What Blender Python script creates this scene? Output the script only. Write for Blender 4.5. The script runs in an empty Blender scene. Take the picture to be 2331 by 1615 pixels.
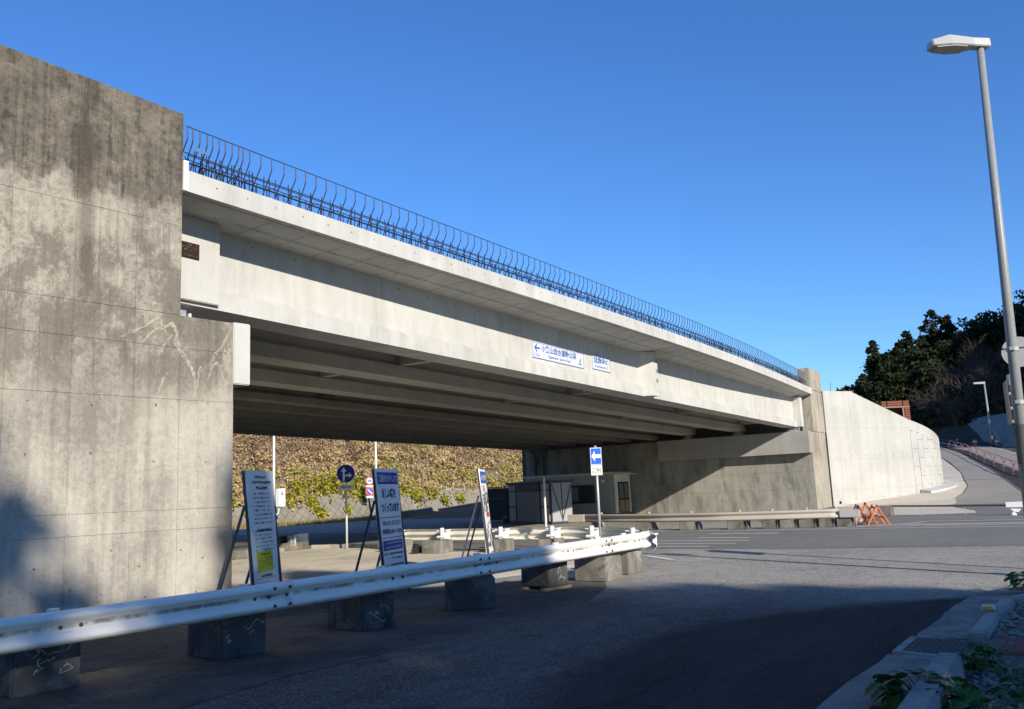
import bpy, bmesh, math, random
import numpy as np
from mathutils import Vector, Matrix, noise
R = math.radians
random.seed(7); np.random.seed(7)
S = bpy.context.scene
COL = S.collection

# ------------------------------------------------------------------ camera, sky, sun, exposure
def set_camera():
    f, yh, slope, az = 1970.0, 1122.0, 0.044, R(32)
    roll = math.atan(slope); pit = math.atan((yh-807.5)/f*math.cos(roll))
    fw0 = Vector((math.cos(az), math.sin(az), 0)); rt0 = Vector((math.sin(az), -math.cos(az), 0)); up0 = Vector((0, 0, 1))
    fw = fw0*math.cos(pit)+up0*math.sin(pit); up = up0*math.cos(pit)-fw0*math.sin(pit)
    rt = rt0*math.cos(roll)-up*math.sin(roll); up2 = up*math.cos(roll)+rt0*math.sin(roll)
    m = Matrix((rt, up2, -fw)).transposed().to_4x4(); m.translation = Vector((0, 0, 1.6))
    cd = bpy.data.cameras.new('camera'); cam = bpy.data.objects.new('camera', cd); COL.objects.link(cam)
    cam.matrix_world = m; cd.sensor_width = 36; cd.sensor_fit = 'HORIZONTAL'; cd.lens = f/2331*36
    cd.clip_start = 0.1; cd.clip_end = 3000
    S.camera = cam
set_camera()
SUN_AZ, SUN_EL = 240.0, 21.3          # direction towards the sun, degrees from +X / above the horizon
w = bpy.data.worlds.new('World'); S.world = w; w.use_nodes = True
nt = w.node_tree; nt.nodes.clear()
sky = nt.nodes.new('ShaderNodeTexSky'); sky.sky_type = 'NISHITA'; sky.sun_disc = False
sky.sun_elevation = R(SUN_EL); sky.sun_rotation = R(90-SUN_AZ)
sky.air_density = 1.1; sky.dust_density = 0.0; sky.ozone_density = 8.0; sky.altitude = 50
bg = nt.nodes.new('ShaderNodeBackground'); bg.inputs['Strength'].default_value = 0.14
ow = nt.nodes.new('ShaderNodeOutputWorld')
hs = nt.nodes.new('ShaderNodeHueSaturation'); hs.inputs['Saturation'].default_value = 1.06; hs.inputs['Hue'].default_value = 0.506
nt.links.new(sky.outputs[0], hs.inputs['Color']); nt.links.new(hs.outputs[0], bg.inputs[0]); nt.links.new(bg.outputs[0], ow.inputs[0])
sl = bpy.data.lights.new('sun', 'SUN'); sl.energy = 4.8; sl.angle = R(0.55); sl.color = (1.0, 0.915, 0.79)
so = bpy.data.objects.new('sun', sl); COL.objects.link(so)
sd = Vector((math.cos(R(SUN_AZ))*math.cos(R(SUN_EL)), math.sin(R(SUN_AZ))*math.cos(R(SUN_EL)), math.sin(R(SUN_EL))))
so.rotation_euler = sd.to_track_quat('Z', 'Y').to_euler(); so.location = sd*200
S.view_settings.view_transform = 'Standard'; S.view_settings.look = 'None'
S.view_settings.exposure = 0.40; S.view_settings.gamma = 1.0; S.view_settings.use_curve_mapping = False

# ------------------------------------------------------------------ materials
class NT:
    def __init__(s, name):
        s.m = bpy.data.materials.new(name); s.m.use_nodes = True; s.t = s.m.node_tree
        s.b = s.t.nodes['Principled BSDF']
        s.pos = None
    def n(s, typ, **kw):
        x = s.t.nodes.new(typ)
        for k, v in kw.items():
            setattr(x, k, v)
        return x
    def l(s, a, b): s.t.links.new(a, b)
    def P(s):
        if s.pos is None: s.pos = s.n('ShaderNodeNewGeometry').outputs['Position']
        return s.pos
    def map(s, sc=(1, 1, 1), src=None):
        m = s.n('ShaderNodeMapping'); m.inputs['Scale'].default_value = sc
        s.l(src or s.P(), m.inputs['Vector']); return m.outputs[0]
    def noise(s, scale, detail=4, rough=.6, vec=None, dist=0.0):
        x = s.n('ShaderNodeTexNoise'); x.inputs['Scale'].default_value = scale
        x.inputs['Detail'].default_value = detail; x.inputs['Roughness'].default_value = rough
        x.inputs['Distortion'].default_value = dist
        s.l(vec or s.P(), x.inputs['Vector']); return x.outputs['Fac']
    def ramp(s, fac, pts):
        x = s.n('ShaderNodeValToRGB'); e = x.color_ramp.elements
        while len(e) < len(pts): e.new(0.5)
        for i, (p, c) in enumerate(pts):
            e[i].position = p; e[i].color = (c, c, c, 1) if isinstance(c, (int, float)) else (*c, 1)
        s.l(fac, x.inputs[0]); return x.outputs[0]
    def mix(s, fac, a, b, mode='MIX'):
        x = s.n('ShaderNodeMix', data_type='RGBA', blend_type=mode)
        for i, v in ((0, fac), (6, a), (7, b)):
            if isinstance(v, (int, float)): x.inputs[i].default_value = v
            elif isinstance(v, tuple): x.inputs[i].default_value = (*v, 1)
            else: s.l(v, x.inputs[i])
        return x.outputs[2]
    def math(s, op, a, b=0.0, clamp=False):
        x = s.n('ShaderNodeMath', operation=op, use_clamp=clamp)
        for i, v in ((0, a), (1, b)):
            if isinstance(v, (int, float)): x.inputs[i].default_value = v
            else: s.l(v, x.inputs[i])
        return x.outputs[0]
    def z(s):
        x = s.n('ShaderNodeSeparateXYZ'); s.l(s.P(), x.inputs[0]); return x.outputs
    def bump(s, h, st=.3, d=.02):
        x = s.n('ShaderNodeBump'); x.inputs['Strength'].default_value = st; x.inputs['Distance'].default_value = d
        s.l(h, x.inputs['Height']); s.l(x.outputs[0], s.b.inputs['Normal'])
    def col(s, c, rough=.8, metal=0, spec=.3):
        if isinstance(c, tuple): s.b.inputs['Base Color'].default_value = (*c, 1)
        else: s.l(c, s.b.inputs['Base Color'])
        s.b.inputs['Roughness'].default_value = rough; s.b.inputs['Metallic'].default_value = metal
        s.b.inputs['Specular IOR Level'].default_value = spec
        return s.m

def plain(name, c, rough=.6, metal=0, var=.12, scale=6, spec=.35):
    k = NT(name); f = k.noise(scale, 5)
    a = tuple(max(0, x*(1-var)) for x in c); b = tuple(min(1, x*(1+var)) for x in c)
    return k.col(k.mix(f, a, b), rough, metal, spec)

def concrete(name, lo, hi, big=.45, streak=.5, blotch=.5, rough=.92, bump=.25, grime=None, light=None):
    """cast concrete: cloudy tone, rain streaks, fine pores; grime / light = (tone, amount) of stains"""
    k = NT(name)
    a = k.noise(big, 5, .62); b = k.noise(2.3, 6, .65, dist=.6); c = k.noise(28, 3, .6)
    st = k.noise(1.0, 5, .6, vec=k.map((3.2, 3.2, .16)))
    f = k.math('ADD', k.math('MULTIPLY', a, 1-blotch*.5), k.math('MULTIPLY', b, blotch*.5))
    f = k.math('ADD', k.math('MULTIPLY', f, 1-streak*.45), k.math('MULTIPLY', st, streak*.45))
    f = k.math('ADD', f, k.math('MULTIPLY', k.math('SUBTRACT', c, .5), .14))
    col = k.mix(k.ramp(f, [(.36, 0), (.64, 1)]), lo, hi)
    if grime:
        g = k.ramp(k.noise(.9, 7, .68, vec=k.map((1.5, 1.5, .5)), dist=.4), [(.5, 0), (.66, 1)])
        col = k.mix(k.math('MULTIPLY', g, grime[1]), col, grime[0])
    if light:
        g = k.ramp(k.noise(1.6, 8, .7, dist=1.4), [(.53, 0), (.6, 1)])
        col = k.mix(k.math('MULTIPLY', g, light[1]), col, light[0])
    v = k.n('ShaderNodeTexVoronoi'); v.inputs['Scale'].default_value = 16; k.l(k.P(), v.inputs['Vector'])
    pit = k.ramp(v.outputs['Distance'], [(.05, 1), (.1, 0)])
    col = k.mix(k.math('MULTIPLY', pit, .35), col, tuple(x*.45 for x in lo))
    k.bump(k.math('ADD', c, k.math('MULTIPLY', b, .6)), bump, .012)
    return k.col(col, rough, 0, .2)

def old_wall():
    """weathered left abutment: dark growth along the top and in clouds, pale crackled lime bloom, rain streaks"""
    k = NT('weathered_concrete'); x, y, z = k.z()
    fine = k.noise(30, 5, .7); mid = k.noise(2.6, 10, .72, dist=.25); big = k.noise(.6, 5, .6); grit = k.noise(11, 8, .75)
    st = k.noise(1.0, 8, .7, vec=k.map((4.5, 4.5, .25))); st2 = k.noise(1.0, 6, .65, vec=k.map((11, 11, .4)))
    mx = lambda a, b, f: k.math('ADD', k.math('MULTIPLY', a, 1-f), k.math('MULTIPLY', b, f))
    f = mx(mx(st, big, .45), grit, .38)
    base = k.mix(k.ramp(f, [(.42, 0), (.57, 1)]), (.20, .182, .15), (.45, .413, .343))
    wob = k.math('ADD', k.math('MULTIPLY', k.math('SUBTRACT', mid, .5), 1.7), k.math('MULTIPLY', k.math('SUBTRACT', st, .5), 1.3))
    zz = k.math('DIVIDE', k.math('ADD', z, wob), 10)
    # crackled lime bloom: ridges of a noise field
    def ridge(scale, wd):
        r = k.math('ABSOLUTE', k.math('SUBTRACT', k.noise(scale, 9, .7, dist=.5), .5)); return k.ramp(r, [(0, 1), (wd, 0)])
    zm = k.ramp(zz, [(.27, .12), (.40, .75), (.56, 1), (.60, .85), (.63, .5), (.78, .5)])
    lime = k.math('MULTIPLY', k.math('MAXIMUM', k.math('MULTIPLY', k.ramp(mx(mid, grit, .4), [(.5, 0), (.6, 1)]), .8), k.math('MULTIPLY', ridge(3.2, .035), .6)), zm)
    base = k.mix(k.math('MULTIPLY', lime, .8), base, (.50, .45, .36))
    # dark growth
    top = k.ramp(zz, [(.585, 0), (.62, 1)])
    dk = k.mix(k.ramp(mx(mx(mid, st2, .5), grit, .3), [(.43, 0), (.57, 1)]), (.038, .034, .028), (.185, .162, .128))
    base = k.mix(k.math('MULTIPLY', top, .9), base, dk)
    cl = k.ramp(mx(k.noise(.85, 10, .72, vec=k.map((1, 1, .8)), dist=.3), grit, .34), [(.49, 0), (.545, 1)])
    zc = k.ramp(zz, [(.06, .30), (.28, .15), (.36, .75), (.53, .85), (.57, .2)])
    base = k.mix(k.math('MULTIPLY', k.math('MULTIPLY', cl, zc), .8), base, (.095, .084, .066))
    base = k.mix(k.math('MULTIPLY', k.ramp(st2, [(.53, 0), (.66, 1)]), .4), base, (.105, .094, .075))
    ch = k.math('MAXIMUM', k.math('MULTIPLY', ridge(5.5, .012), k.ramp(mid, [(.5, 0), (.62, 1)])), k.ramp(k.noise(9, 10, .8), [(.63, 0), (.68, 1)]))
    base = k.mix(k.math('MULTIPLY', ch, .7), base, (.46, .41, .325))
    # one long brown run down the face
    xs_ = k.math('ABSOLUTE', k.math('ADD', k.math('SUBTRACT', x, 6.72), k.math('MULTIPLY', k.math('SUBTRACT', st2, .5), .35)))
    run = k.math('MULTIPLY', k.ramp(xs_, [(.06, 1), (.2, 0)]), k.ramp(zz, [(.40, 0), (.50, .5), (.66, .6), (.74, .2)]))
    base = k.mix(run, base, (.072, .056, .042))
    low = k.math('MULTIPLY', k.ramp(zz, [(.22, 1), (.36, 0)]), k.ramp(mx(mx(st, big, .6), grit, .2), [(.36, .25), (.56, 1)]))
    base = k.mix(k.math('MULTIPLY', low, .75), base, (.56, .522, .445))
    v = k.n('ShaderNodeTexVoronoi'); v.inputs['Scale'].default_value = 8; k.l(k.P(), v.inputs['Vector'])
    base = k.mix(k.math('MULTIPLY', k.ramp(v.outputs['Distance'], [(.04, 1), (.10, 0)]), .55), base, (.06, .052, .043))
    base = k.mix(k.math('MULTIPLY', k.math('SUBTRACT', fine, .35), .5, True), base, (.10, .09, .07))
    k.bump(k.math('ADD', fine, k.math('MULTIPLY', mid, .8)), .5, .015)
    return k.col(base, .95, 0, .15)

def asphalt(name, lo, hi, stone, amount=.5, sc=70, bump=.5, dirt=None, patch=False):
    k = NT(name)
    big = k.noise(.35, 6, .62); mid = k.noise(3.5, 5, .6); fine = k.noise(sc*1.6, 3, .7)
    col = k.mix(k.ramp(k.math('ADD', k.math('MULTIPLY', big, .6), k.math('MULTIPLY', mid, .4)), [(.36, 0), (.64, 1)]), lo, hi)
    v = k.n('ShaderNodeTexVoronoi'); v.inputs['Scale'].default_value = sc; k.l(k.P(), v.inputs['Vector'])
    rnd = k.n('ShaderNodeSeparateColor'); k.l(v.outputs['Color'], rnd.inputs[0])
    g = k.ramp(rnd.outputs[0], [(.55, 0), (.8, 1)])
    col = k.mix(k.math('MULTIPLY', g, amount), col, stone)
    if dirt:
        d = k.ramp(k.noise(.8, 8, .7, dist=.5), [(.46, 0), (.62, 1)])
        col = k.mix(k.math('MULTIPLY', d, dirt[1]), col, dirt[0])
    # hairline cracks
    e = k.n('ShaderNodeTexVoronoi', feature='DISTANCE_TO_EDGE'); e.inputs['Scale'].default_value = .42
    wv = k.n('ShaderNodeVectorMath', operation='ADD'); nz = k.n('ShaderNodeTexNoise'); nz.inputs['Scale'].default_value = 1.3; nz.inputs['Detail'].default_value = 6
    k.l(k.P(), nz.inputs['Vector']); k.l(k.P(), wv.inputs[0]); k.l(nz.outputs['Color'], wv.inputs[1]); k.l(wv.outputs[0], e.inputs['Vector'])
    col = k.mix(k.math('MULTIPLY', k.ramp(e.outputs['Distance'], [(.002, 1), (.008, 0)]), .45), col, tuple(x*.4 for x in lo))
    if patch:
        # older, finer surface; its colour also darkened to deepen the corner's tree shade
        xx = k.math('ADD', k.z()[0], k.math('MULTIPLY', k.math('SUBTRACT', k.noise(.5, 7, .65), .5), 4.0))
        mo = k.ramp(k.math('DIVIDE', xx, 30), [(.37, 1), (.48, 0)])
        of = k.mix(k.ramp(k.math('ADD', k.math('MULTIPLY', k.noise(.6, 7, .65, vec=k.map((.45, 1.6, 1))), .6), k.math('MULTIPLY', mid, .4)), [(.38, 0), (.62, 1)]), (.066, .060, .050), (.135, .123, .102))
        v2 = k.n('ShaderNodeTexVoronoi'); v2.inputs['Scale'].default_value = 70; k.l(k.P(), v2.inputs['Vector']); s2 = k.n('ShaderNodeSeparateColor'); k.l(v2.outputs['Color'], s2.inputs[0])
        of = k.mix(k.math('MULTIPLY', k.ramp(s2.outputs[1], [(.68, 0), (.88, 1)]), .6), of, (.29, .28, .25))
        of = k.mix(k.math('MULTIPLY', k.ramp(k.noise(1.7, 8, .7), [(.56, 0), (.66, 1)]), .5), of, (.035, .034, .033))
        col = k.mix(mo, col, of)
    if patch:      # newer, darker surfacing along the kerb, worn in at its edge
        at = k.n('ShaderNodeAttribute'); at.attribute_name = 'patch'
        m = k.ramp(k.math('ADD', at.outputs['Fac'], k.math('MULTIPLY', k.math('SUBTRACT', k.noise(1.1, 7, .7), .5), .55)), [(.36, 0), (.64, 1)])
        nf = k.mix(k.ramp(k.noise(1.2, 8, .7, vec=k.map((.5, 1.8, 1))), [(.35, 0), (.65, 1)]), (.026, .0235, .020), (.056, .051, .044)); nf = k.mix(k.math('MULTIPLY', k.ramp(s2.outputs[1], [(.7, 0), (.9, 1)]), .4), nf, (.11, .11, .108))
        col = k.mix(m, col, nf)
    k.bump(k.math('ADD', fine, v.outputs['Distance']), bump, .008)
    return k.col(col, .93, 0, .2)

def foliage(name, cols, rough=.75, trans=.25, seed_scale=.35):
    """leaf colour varies leaf by leaf and clump by clump"""
    k = NT(name); g = k.n('ShaderNodeNewGeometry')
    f = k.math('ADD', k.math('MULTIPLY', g.outputs['Random Per Island'], .6), k.math('MULTIPLY', k.noise(seed_scale, 4), .6))
    n = len(cols)
    col = k.ramp(f, [(.12+.86*i/(n-1) if n > 1 else .5, c) for i, c in enumerate(cols)])
    k.col(col, rough, 0, .15)
    if trans:
        t = k.n('ShaderNodeBsdfTranslucent'); k.l(col, t.inputs['Color'])
        mx = k.n('ShaderNodeMixShader'); mx.inputs[0].default_value = trans
        k.l(k.b.outputs[0], mx.inputs[1]); k.l(t.outputs[0], mx.inputs[2])
        k.l(mx.outputs[0], k.t.nodes['Material Output'].inputs['Surface'])
    return k.m

def galvanised(name, lo=(.30, .32, .33), hi=(.52, .54, .55), metal=.35, rough=.5):
    k = NT(name); v = k.n('ShaderNodeTexVoronoi'); v.inputs['Scale'].default_value = 45; k.l(k.P(), v.inputs['Vector'])
    s = k.n('ShaderNodeSeparateColor'); k.l(v.outputs['Color'], s.inputs[0])
    f = k.math('ADD', k.math('MULTIPLY', s.outputs[0], .45), k.math('MULTIPLY', k.noise(2.5, 5), .55))
    return k.col(k.mix(f, lo, hi), rough, metal, .4)

def rail_paint(name, c, dirt):
    """painted rail: chalky paint with grime caught in the trough and scuffs along it"""
    k = NT(name); x, y, z = k.z()
    a = k.noise(1.2, 6, .65); sc = k.ramp(k.noise(1.0, 8, .7, vec=k.map((2.2, 2.2, 26))), [(.56, 0), (.68, 1)])
    tr = k.ramp(k.math('DIVIDE', z, 1.0), [(.592, 0), (.607, 1), (.634, 1), (.646, 0)])
    gr = k.math('MULTIPLY', tr, k.ramp(k.noise(2.6, 7, .7), [(.4, 0), (.56, 1)]))
    col = k.mix(k.ramp(a, [(.35, 0), (.65, 1)]), tuple(v*.9 for v in c), c)
    col = k.mix(k.math('MULTIPLY', sc, .34), col, dirt); col = k.mix(k.math('MULTIPLY', gr, .75), col, tuple(v*.4 for v in dirt))
    return k.col(col, .42, 0, .4)

M = {}
M['old'] = old_wall()
M['new'] = concrete('new_concrete', (.43, .428, .40), (.575, .57, .53), streak=.8, blotch=.5, bump=.14, grime=((.34, .335, .305), .45))
M['newer'] = concrete('fresh_concrete', (.365, .36, .328), (.485, .476, .435), streak=.8, blotch=.4, bump=.12)
M['grey'] = concrete('grey_concrete', (.37, .37, .35), (.455, .45, .425), streak=.3, blotch=.3, bump=.1)
M['pillar'] = concrete('stained_concrete', (.24, .215, .17), (.46, .42, .34), streak=.9, blotch=.6, grime=((.12, .105, .08), .55))
M['abut'] = concrete('aged_concrete', (.20, .193, .168), (.36, .347, .30), streak=.9, blotch=.6, grime=((.10, .094, .08), .7), light=((.42, .40, .34), .2))
M['capc'] = concrete('cap_concrete', (.27, .266, .245), (.37, .363, .335), streak=.3, blotch=.5)
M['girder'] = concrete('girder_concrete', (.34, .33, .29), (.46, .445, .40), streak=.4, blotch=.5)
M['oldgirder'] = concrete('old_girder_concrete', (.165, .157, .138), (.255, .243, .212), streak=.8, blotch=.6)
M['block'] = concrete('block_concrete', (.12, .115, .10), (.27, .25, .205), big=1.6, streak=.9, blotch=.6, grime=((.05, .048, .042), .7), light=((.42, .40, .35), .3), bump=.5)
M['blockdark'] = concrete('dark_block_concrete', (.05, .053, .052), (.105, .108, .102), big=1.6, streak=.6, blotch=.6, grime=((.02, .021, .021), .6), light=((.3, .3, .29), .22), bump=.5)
M['bloom'] = plain('lime_bloom', (.43, .39, .315), .95, 0, .25, 14, .1)
M['scratch'] = plain('scratched_concrete', (.42, .42, .39), .95, 0, .3, 20, .1)
M['gutter'] = concrete('gutter_concrete', (.19, .178, .152), (.33, .312, .27), big=1.4, streak=.1, blotch=.9, grime=((.09, .09, .085), .7), light=((.42, .42, .40), .3), bump=.6)
M['kerb'] = concrete('kerb_concrete', (.29, .275, .24), (.44, .42, .375), big=1.2, streak=.2, blotch=.8, grime=((.13, .13, .125), .6), bump=.5)
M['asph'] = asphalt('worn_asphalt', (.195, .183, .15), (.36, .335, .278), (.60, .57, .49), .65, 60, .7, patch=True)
M['fresh'] = asphalt('fresh_asphalt', (.030, .030, .031), (.048, .047, .047), (.085, .085, .085), .4, 110, .35)
M['main'] = asphalt('main_asphalt', (.165, .163, .143), (.225, .222, .195), (.30, .297, .265), .4, 110, .3)
M['pale'] = asphalt('pale_pavement', (.58, .515, .395), (.76, .685, .55), (.78, .72, .60), .3, 60, .3, ((.44, .385, .295), .6))
M['dusty'] = asphalt('dusty_pavement', (.07, .06, .048), (.15, .128, .10), (.2, .18, .15), .4, 60, .5, ((.05, .045, .04), .7))
M['ramp'] = asphalt('ramp_pavement', (.27, .25, .21), (.34, .315, .265), (.40, .37, .32), .3, 90, .2)
M['dirt'] = asphalt('verge_earth', (.075, .068, .055), (.16, .145, .115), (.26, .25, .22), .6, 34, 1.0)
M['gravel'] = asphalt('gravel', (.50, .44, .34), (.68, .60, .48), (.74, .68, .57), .6, 40, 1.0)
M['earth'] = asphalt('dry_earth', (.10, .085, .055), (.19, .16, .105), (.24, .2, .14), .4, 12, .6)
M['forestfloor'] = asphalt('forest_floor', (.035, .03, .02), (.075, .06, .04), (.09, .075, .05), .4, 5, .6)
M['shotcrete'] = concrete('sprayed_mortar', (.13, .135, .135), (.26, .26, .25), big=.35, streak=1.0, blotch=.7, bump=.6)
M['stone'] = plain('rubble', (.24, .23, .20), .95, 0, .4, 9, .1)
M['wallstone'] = concrete('wall_block', (.17, .155, .125), (.28, .255, .21), big=1.0, streak=.3, blotch=.7, bump=.4)
M['white'] = plain('white_paint', (.80, .80, .78), .42, 0, .05)
M['line'] = plain('road_paint', (.66, .66, .63), .75, 0, .2, 18)
M['railw'] = rail_paint('rail_paint', (.90, .865, .78), (.22, .21, .19))
M['raill'] = plain('rail_cream_paint', (.70, .67, .60), .5, 0, .12, 5)
M['railb'] = plain('rail_beige_paint', (.42, .375, .315), .5, 0, .10, 5)
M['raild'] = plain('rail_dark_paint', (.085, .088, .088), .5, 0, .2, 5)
M['galv'] = galvanised('galvanised_steel')
M['lampg'] = galvanised('lamp_post_steel', (.20, .215, .215), (.31, .325, .32), 0, .42)
M['lampw'] = plain('lamp_head_paint', (.38, .385, .375), .4, 0, .06)
M['lens'] = plain('lamp_lens', (.34, .33, .28), .25, 0, .1)
M['polew'] = plain('pale_pole_paint', (.62, .62, .60), .45, 0, .08)
M['rebar'] = plain('rebar_steel', (.035, .036, .048), .55, .3, .35, 8)
M['cream'] = plain('office_cream', (.40, .385, .31), .5, 0, .05)
M['creaml'] = plain('office_pale_trim', (.60, .58, .50), .5, 0, .05)
M['frame'] = plain('dark_frame', (.025, .026, .03), .4, 0, .1)
M['glass'] = plain('dark_glass', (.05, .055, .06), .08, 0, .1, 2, .6)
M['curtain'] = plain('curtain', (.20, .20, .17), .9, 0, .15, 9)
M['shedp'] = plain('shed_panel', (.33, .335, .34), .5, 0, .06)
M['sheds'] = plain('shed_shutter', (.19, .195, .225), .5, 0, .06)
M['shedf'] = plain('shed_frame', (.045, .048, .07), .5, 0, .1)
M['net'] = plain('green_net', (.022, .04, .036), .85, 0, .3, 12)
M['black'] = plain('black_plastic', (.018, .018, .02), .5, 0, .2)
M['navy'] = plain('sign_blue', (.010, .025, .26), .4, 0, .04)
M['blue'] = plain('sign_bright_blue', (.012, .11, .62), .38, 0, .04)
M['txtblue'] = plain('letter_blue', (.035, .11, .42), .5, 0, .04)
M['txtnavy'] = plain('letter_navy', (.012, .02, .17), .5, 0, .04)
M['txtblack'] = plain('letter_black', (.03, .03, .04), .6, 0, .04)
M['board'] = plain('board_white', (.88, .85, .77), .45, 0, .05)
M['signw'] = plain('sign_white', (.62, .66, .70), .4, 0, .03)
M['plate'] = plain('plate_cream', (.74, .70, .60), .45, 0, .04)
M['red'] = plain('sign_red', (.60, .03, .02), .4, 0, .04)
M['green'] = plain('sign_green', (.10, .42, .26), .4, 0, .04)
M['yellow'] = plain('notice_yellow', (.66, .60, .02), .5, 0, .05)
M['amber'] = plain('reflector_amber', (.80, .36, .02), .3, 0, .1)
M['orange'] = plain('barricade_orange', (.55, .13, .03), .5, 0, .12, 10)
M['muted'] = plain('muted_orange', (.32, .12, .07), .6, 0, .2, 10)  # muted orange, with the shade over the drums put into its tone
M['rust'] = plain('rust_brown_steel', (.175, .058, .033), .75, 0, .3, 7)
M['bronze'] = plain('plaque_bronze', (.045, .026, .022), .45, .3, .2, 20)
M['brick'] = plain('red_brick', (.20, .075, .055), .9, 0, .3, 9)
M['wood'] = plain('timber', (.26, .18, .10), .9, 0, .3, 9)
M['bark'] = plain('bark', (.085, .07, .052), .95, 0, .4, 3)
M['bare'] = plain('bare_branch', (.085, .07, .055), .95, 0, .3, 2)
M['photoa'] = foliage('print_picture', [(.03, .05, .04), (.10, .09, .09), (.20, .17, .16), (.45, .46, .46)], .4, 0, 9)
M['dry'] = foliage('dry_brush_leaf', [(.20, .13, .065), (.40, .285, .135), (.54, .41, .21), (.62, .50, .29)], .9, .2, .5)
M['olive'] = foliage('olive_brush_leaf', [(.12, .105, .035), (.28, .245, .08), (.42, .355, .125), (.36, .345, .09)], .9, .2, .5)
M['brown'] = foliage('brown_brush_leaf', [(.11, .072, .046), (.25, .165, .095), (.36, .25, .145)], .95, .15, .5)
M['twig'] = foliage('dry_twig', [(.14, .09, .06), (.28, .185, .115), (.40, .28, .17)], .95, 0, .2)
M['ivy'] = foliage('yellow_vine_leaf', [(.03, .06, .01), (.17, .20, .02), (.42, .38, .03), (.58, .48, .05)], .6, .3, .8)
M['drygrass'] = foliage('dry_grass_blade', [(.20, .15, .06), (.36, .28, .12), (.45, .36, .17)], .9, .2, .5)
M['darkgrass'] = foliage('verge_grass_blade', [(.05, .055, .02), (.12, .11, .04), (.2, .17, .07)], .9, .2, .5)
M['conifer'] = foliage('cedar_leaf', [(.008, .016, .009), (.016, .027, .012), (.030, .036, .014), (.055, .043, .018)], .8, .1, .12)
M['broad'] = foliage('evergreen_leaf', [(.008, .018, .009), (.017, .031, .012), (.032, .042, .014), (.05, .05, .017)], .6, .15, .16)
M['dull'] = foliage('undergrowth_leaf', [(.014, .018, .009), (.05, .036, .02), (.085, .06, .035), (.03, .04, .014)], .9, .1, .12)
M['weed'] = foliage('weed_leaf', [(.022, .075, .014), (.035, .115, .02), (.055, .15, .03)], .45, .25, 4)

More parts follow.
